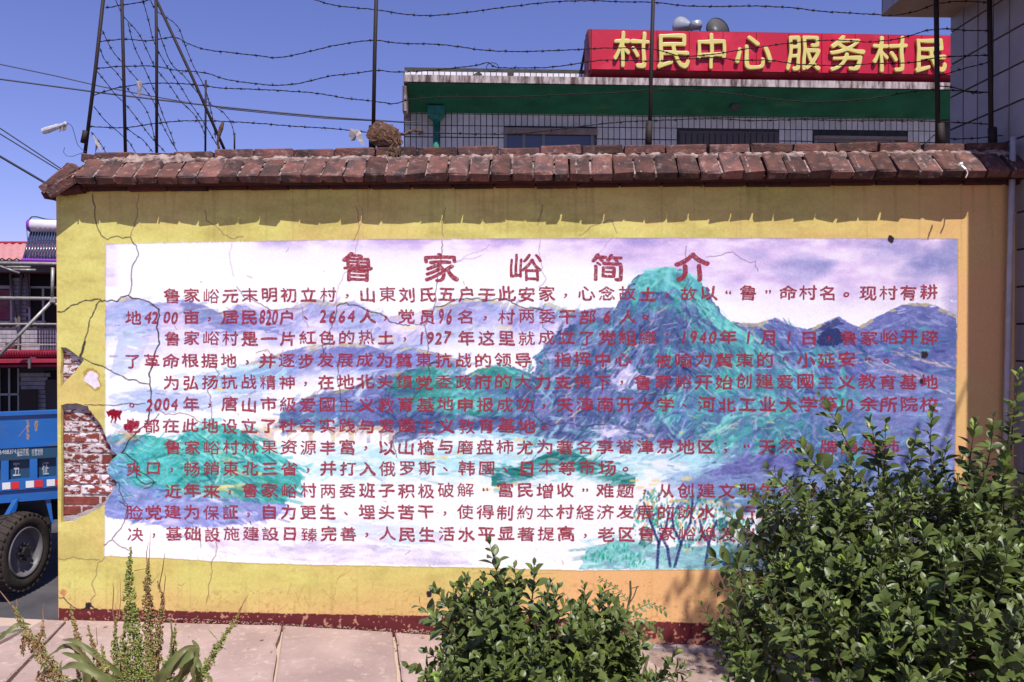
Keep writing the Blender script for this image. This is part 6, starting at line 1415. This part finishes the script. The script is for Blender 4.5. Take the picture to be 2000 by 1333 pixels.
# lower shrub right of it
s = Shrub(15); D = 2.75
s.fill(at(1175, 1255, D), (.145, .16, .17), 64, .038, .6, .1)
s.fill(at(1190, 1350, D - .15), (.24, .2, .13), 60, .040, .6, .15)
for (tx, ty, rx, ry, y_) in ((1140, 1142, 1150, 1220, .1), (1180, 1150, 1172, 1230, .1), (1225, 1195, 1205, 1260, .1), (1255, 1235, 1215, 1275, .1), (1265, 1250, 1225, 1290, .1), (1300, 1310, 1250, 1335, .3), (1335, 1300, 1260, 1345, .3), (1320, 1275, 1270, 1340, .3), (1345, 1322, 1290, 1360, .3), (1135, 1185, 1150, 1240, .1)):
    dd = D + s.q.uniform(-.08, .08); s.shoot(at(tx, ty, dd), at(rx, ry, dd + .04), .037, young=y_, leafy=.95)
s.build('smallest evergreen shrub, low and leaning right beside the middle one', Vector((at(1180, 1300, D).x, at(1180, 1300, D).y, ground_z(.4))))
# roadside tree to the right of the view, whose crown throws the shade on the lower right of the wall
tb0 = Vector((3.45, -2.5, ground_z(2.4) - .1)); e = empty('roadside_tree', tb0, label='leafy tree standing right of the view, its crown shading the wall foot', cat='tree')
b = MB(); b.tube([tb0, tb0 + Vector((-.05, .02, 1.4)), tb0 + Vector((-.15, .1, 2.8)), Vector((3.0, -2.3, 3.9)), Vector((2.7, -2.3, 4.7))], [.085, .07, .055, .035, .012], 9)
for k in range(12):
    a_ = k * 2.4; z0 = 2.9 + .14 * k; st0 = Vector((3.3 - .04 * k, -2.42, z0)); b.tube([st0, st0 + Vector((math.cos(a_) * .45, math.sin(a_) * .35, .25)), st0 + Vector((math.cos(a_) * .95, math.sin(a_) * .7, .35))], [.022, .014, .004], 5)
b.build('trunk', M['bark'], e, smooth=True)
mb = MB(); q = random.Random(31); cl = []
for _ in range(130):
    v_ = Vector((q.gauss(0, 1), q.gauss(0, 1), q.gauss(0, 1))).normalized() * q.random() ** .4
    cl.append(Vector((2.56 + v_.x * 1.0, -2.3 + v_.y * .36, 4.02 + v_.z * .55)))
for c_ in cl:
    for _ in range(34):
        p = c_ + Vector((q.gauss(0, .11), q.gauss(0, .11), q.gauss(0, .09))); V, F = LEAFV[q.randrange(6)]
        R3 = frame(Vector((q.gauss(0, 1), q.gauss(0, 1), q.uniform(-1, .3))), Vector((q.uniform(-.4, .4), q.uniform(-.4, .4), 1))) * q.uniform(.05, .075); mb.add([p + R3 @ Vector(v2) for v2 in V], [tuple(reversed(f)) for f in F])
mb.build('crown', M['leaf'], e, smooth=True)
# sapling with feathered leaves and snapped twigs at the wall
e = empty('sapling', at(1230, 1290, 3.9), label='small sapling with snapped bare twigs and feathered leaves at the wall foot', cat='sapling')
def stick(pts, d, r, name='twig', par=e, mat='bark'):
    b = MB(); b.tube([at(p[0], p[1], d) for p in pts], r, 5); return b.build(name, M[mat], par)
stick([(1218, 1300), (1222, 1230), (1226, 1190), (1232, 1160), (1231, 1135)], 3.9, [.008, .007, .006, .006, .005]); stick([(1226, 1185), (1238, 1165), (1245, 1145)], 3.9, .003); stick([(1200, 1290), (1205, 1200), (1208, 1165)], 3.9, .005); stick([(1231, 1150), (1248, 1146)], 3.9, .002); stick([(1205, 1280), (1197, 1210), (1180, 1160), (1170, 1150)], 3.9, .003)
def pinnate(pts, d, lsz, n, par=e):
    P_ = catm([at(p[0], p[1], d + .1 * i / len(pts)) for i, p in enumerate(pts)], .01); b = MB(); b.tube(P_, .0015, 4); b.build('leaf_stalk', M['bark'], par)
    mb = MB(); V, F = leaf_geo(1, .42, .2, .3)
    for i in range(n):
        t = (i + 1) / n; k = int(t * (len(P_) - 1)); ax = (P_[k] - P_[max(0, k - 1)]).normalized(); up = Vector((0, -.6, .8))
        for s_ in (1, -1):
            sd = ax.cross(up).normalized() * s_; dr = (ax * .5 + sd * .8 + Vector((0, 0, random.uniform(-.25, .1)))).normalized(); R3 = frame(dr, up + Vector((random.uniform(-.3, .3), 0, 0))) * (lsz * random.uniform(.8, 1.1)); mb.add([P_[k] + R3 @ Vector(v_) for v_ in V], [tuple(reversed(f)) for f in F])
    mb.build('feathered_leaf', M['leaf'], par, smooth=True)
pinnate([(1222, 1205), (1245, 1190), (1270, 1180), (1296, 1192)], 3.85, .038, 8); pinnate([(1222, 1215), (1250, 1208), (1275, 1222), (1290, 1236)], 3.8, .042, 8); pinnate([(1220, 1230), (1240, 1232), (1262, 1250)], 3.8, .036, 6); pinnate([(1226, 1175), (1205, 1150), (1172, 1132)], 3.9, .022, 9); pinnate([(1205, 1160), (1185, 1160), (1165, 1172)], 3.9, .03, 5); pinnate([(1222, 1190), (1205, 1180), (1190, 1195)], 3.9, .03, 5)
# dock weeds gone to seed
SV = [(1, 0, 0), (-1, 0, 0), (0, 1, 0), (0, -1, 0), (0, 0, 1), (0, 0, -1)]; SF = [(0, 2, 4), (2, 1, 4), (1, 3, 4), (3, 0, 4), (2, 0, 5), (1, 2, 5), (3, 1, 5), (0, 3, 5)]
def dock(label, base, stalks, leaves, twigs, D, seed):
    q = random.Random(seed); e = empty('dock_weed', base, label=label, cat='weed', group='dock weeds gone to seed by the pavement')
    for si, (pts, rad, mats, dens, droop) in enumerate(stalks):
        dd = D + q.uniform(-.14, .14); P_ = catm([at(p[0], p[1], dd) for p in pts], .012); n = len(P_)
        b = MB(); b.tube(P_, [.0055 * (1 - .75 * i / n) for i in range(n)], 5); st_o = b.build('stalk', M['dstem'], e, smooth=True)
        mb = MB(); R_ = rad * D / FPX; top = P_[-1]; i0 = int(n * dens[1])
        for i in range(i0, n):
            t = (i - i0) / max(1, n - i0 - 1); env = (math.sin(math.pi * min(1, .25 + .75 * t)) ** .6) * (1 - .55 * t); 
            whorl = .55 + .45 * abs(math.sin(i * .9 + q.uniform(0, .4)))
            for _ in range(int(dens[0] * 3.2 * env * whorl) + 3):
                rr = R_ * 1.15 * env * whorl * q.random() ** .4; a_ = q.uniform(0, 6.283); s_ = q.uniform(.0018, .0040)
                c_ = P_[i] + Vector((rr * math.cos(a_), rr * math.sin(a_), q.uniform(-.008, .008) - rr * .3 * droop)); sx_, sy_, sz_ = s_, s_ * q.uniform(.4, 1), s_ * q.uniform(.7, 1.3)
                m_ = 0 if q.random() < mats else 1
                mb.add([c_ + Vector((v_[0] * sx_, v_[1] * sy_, v_[2] * sz_)) for v_ in SV], SF, m_)
        mb.build('seed_head', [M['seedg'], M['seedb']], st_o, kind='stuff')
    b = MB()
    for pts in twigs:
        dd = D + q.uniform(-.1, .1); b.tube([at(p[0], p[1], dd) for p in pts], [.0014] * (len(pts) - 1) + [.0005], 4)
    if twigs: b.build('bare_twigs', M['seedb'], e, kind='stuff')
    for (pts, wpx) in leaves:                  # long wavy blade along a midrib
        dd = D + q.uniform(-.15, .1); P_ = catm([at(p[0], p[1], dd - .06 * math.sin(3.14 * i / max(1, len(pts) - 1))) for i, p in enumerate(pts)], .012); n = len(P_); V = []; F = []; ph = q.uniform(0, 6)
        tlt = Vector((q.uniform(-.5, .5), -.8, q.uniform(.3, .9))).normalized()
        for i, p in enumerate(P_):
            t = i / (n - 1); w_ = wpx * .52 * D / FPX * .5 * (math.sin(math.pi * min(1, t * .93 + .07)) ** .7); ax = (P_[min(n - 1, i + 1)] - P_[max(0, i - 1)]).normalized(); sd = ax.cross(tlt).normalized(); nn = sd.cross(ax)
            wv = .45 * w_ * math.sin(i * 1.9 + ph); wv2 = .45 * w_ * math.sin(i * 1.1 + ph + 2)
            V += [p - sd * w_ + nn * (.35 * w_ + wv), p - sd * w_ * .5 + nn * (.15 * w_ + wv * .3), p, p + sd * w_ * .5 + nn * (.15 * w_ + wv2 * .3), p + sd * w_ + nn * (.35 * w_ + wv2)]
        for i in range(n - 1):
            for j in range(4): a_ = i * 5 + j; F.append((a_, a_ + 5, a_ + 6, a_ + 1))
        me = bpy.data.meshes.new('leaf'); me.from_pydata([tuple(v_) for v_ in V], [], F); me.materials.append(M['dockleaf']); me.polygons.foreach_set('use_smooth', [True] * len(F)); obj('leaf', me, e)
D = 2.3
dock('tall dock weed with the two highest seed spikes, before the left part of the wall', at(265, 1500, D),
 [([(285, 1420), (268, 1300), (254, 1180), (252, 1130), (256, 1070)], 19, .96, (30, .30), .4), ([(300, 1420), (296, 1260), (288, 1160), (290, 1095)], 17, .35, (26, .34), .4), ([(305, 1380), (312, 1230), (318, 1170), (308, 1140)], 9, .3, (12, .4), .3),
  ([(240, 1400), (232, 1320), (224, 1250), (228, 1205)], 14, .85, (20, .2), .6), ([(260, 1420), (255, 1330), (240, 1260), (246, 1215)], 13, .8, (20, .2), .6), ([(330, 1400), (328, 1330), (338, 1270), (343, 1225)], 12, .85, (18, .35), .4), ([(310, 1400), (300, 1340), (292, 1290), (285, 1240)], 15, .8, (22, .15), .6),
  ([(210, 1420), (200, 1350), (190, 1290), (172, 1225)], 11, .55, (16, .2), .7), ([(180, 1400), (165, 1320), (150, 1240), (138, 1188)], 11, .45, (16, .35), .7), ([(225, 1440), (212, 1360), (205, 1300), (198, 1260)], 14, .7, (20, .1), .7), ([(275, 1420), (278, 1360), (272, 1300), (270, 1250)], 15, .85, (20, .1), .6), ([(320, 1430), (316, 1370), (322, 1330), (318, 1290)], 14, .85, (18, .1), .6), ([(190, 1420), (178, 1360), (182, 1310), (165, 1280)], 10, .6, (14, .2), .7), ([(290, 1450), (286, 1390), (296, 1330), (300, 1275)], 15, .8, (20, .1), .6), ([(250, 1450), (246, 1400), (238, 1340), (236, 1285)], 15, .8, (20, .1), .6), ([(345, 1430), (342, 1380), (350, 1320), (358, 1290)], 10, .8, (16, .1), .6), ([(225, 1450), (222, 1410), (214, 1350), (192, 1300)], 13, .5, (18, .1), .7), ([(160, 1450), (158, 1400), (160, 1350), (150, 1310)], 11, .5, (16, .1), .7), ([(310, 1450), (330, 1390), (352, 1340), (372, 1310)], 10, .8, (14, .2), .6)],
 [([(240, 1330), (190, 1310), (140, 1262), (95, 1282)], 22), ([(260, 1340), (200, 1290), (150, 1255), (120, 1250)], 20), ([(280, 1340), (245, 1300), (225, 1250)], 12), ([(300, 1340), (345, 1300), (380, 1275), (345, 1330)], 34), ([(320, 1350), (370, 1305), (385, 1270), (375, 1250)], 26), ([(330, 1370), (372, 1340), (384, 1290), (392, 1278)], 30), ([(250, 1350), (170, 1330), (120, 1340), (90, 1333)], 22), ([(300, 1350), (330, 1310), (335, 1220), (315, 1210)], 10), ([(120, 1320), (118, 1300), (122, 1290)], 8), ([(280, 1380), (320, 1360), (352, 1330), (362, 1345)], 30), ([(240, 1390), (200, 1360), (160, 1345), (130, 1350)], 30), ([(270, 1400), (300, 1350), (330, 1300), (362, 1268), (384, 1262)], 36), ([(350, 1400), (378, 1350), (388, 1300), (376, 1282)], 34), ([(150, 1400), (170, 1330), (160, 1290), (120, 1275)], 26), ([(260, 1400), (210, 1330), (150, 1300), (110, 1312)], 28), ([(350, 1420), (400, 1370), (410, 1330), (404, 1320)], 26)],
 [[(226, 1230), (220, 1190), (222, 1150), (220, 1140)], [(232, 1210), (236, 1170), (234, 1120)], [(290, 1130), (292, 1080), (294, 1040)], [(288, 1120), (286, 1080), (290, 1060)], [(310, 1150), (318, 1110), (322, 1080)], [(318, 1180), (323, 1130), (322, 1120)], [(296, 1140), (312, 1120)], [(262, 1115), (290, 1110)], [(320, 1200), (322, 1165)], [(190, 1260), (188, 1225)], [(230, 1200), (224, 1180)]], D, 1)
dock('dock weed leaning far left with drooping brown seeds, at the lower left corner', at(130, 1500, D),
 [([(175, 1440), (130, 1345), (92, 1290), (56, 1240), (24, 1183)], 19, .62, (24, .42), 1.4), ([(100, 1300), (88, 1310), (82, 1335), (84, 1360)], 15, .15, (18, .2), 1.5), ([(56, 1235), (50, 1250), (44, 1262), (46, 1280)], 9, .2, (12, .2), 1.5), ([(70, 1262), (80, 1240), (84, 1215)], 12, .3, (14, .1), 1)],
 [([(60, 1220), (30, 1222), (0, 1248), (-20, 1252)], 16), ([(50, 1230), (20, 1235), (-10, 1240)], 12)],
 [[(20, 1180), (8, 1165), (-4, 1150)], [(85, 1215), (84, 1190), (86, 1178)], [(34, 1185), (32, 1170)]], D, 2)
dock('slender dock weed leaning right over the pavement slab', at(370, 1500, D),
 [([(372, 1420), (388, 1335), (412, 1288), (440, 1240), (466, 1203)], 12, .97, (16, .34), .3)], [([(400, 1305), (420, 1262), (446, 1272)], 3), ([(425, 1250), (405, 1228)], 3)], [[(466, 1203), (474, 1180), (486, 1160)], [(462, 1208), (468, 1190), (480, 1172)]], D, 3)
# pebbles and scraps on the slab
b = MB()
for _ in range(420):
    p = GP(random.uniform(20, 800), random.uniform(1235, 1330), .008); s_ = random.uniform(.0012, .0038); b.add([p + Vector((v_[0] * s_, v_[1] * s_, v_[2] * s_ * .6)) for v_ in SV], SF)
b.build('grit', M['mortar'], kind='stuff')
bpy.data.objects.remove(_to)
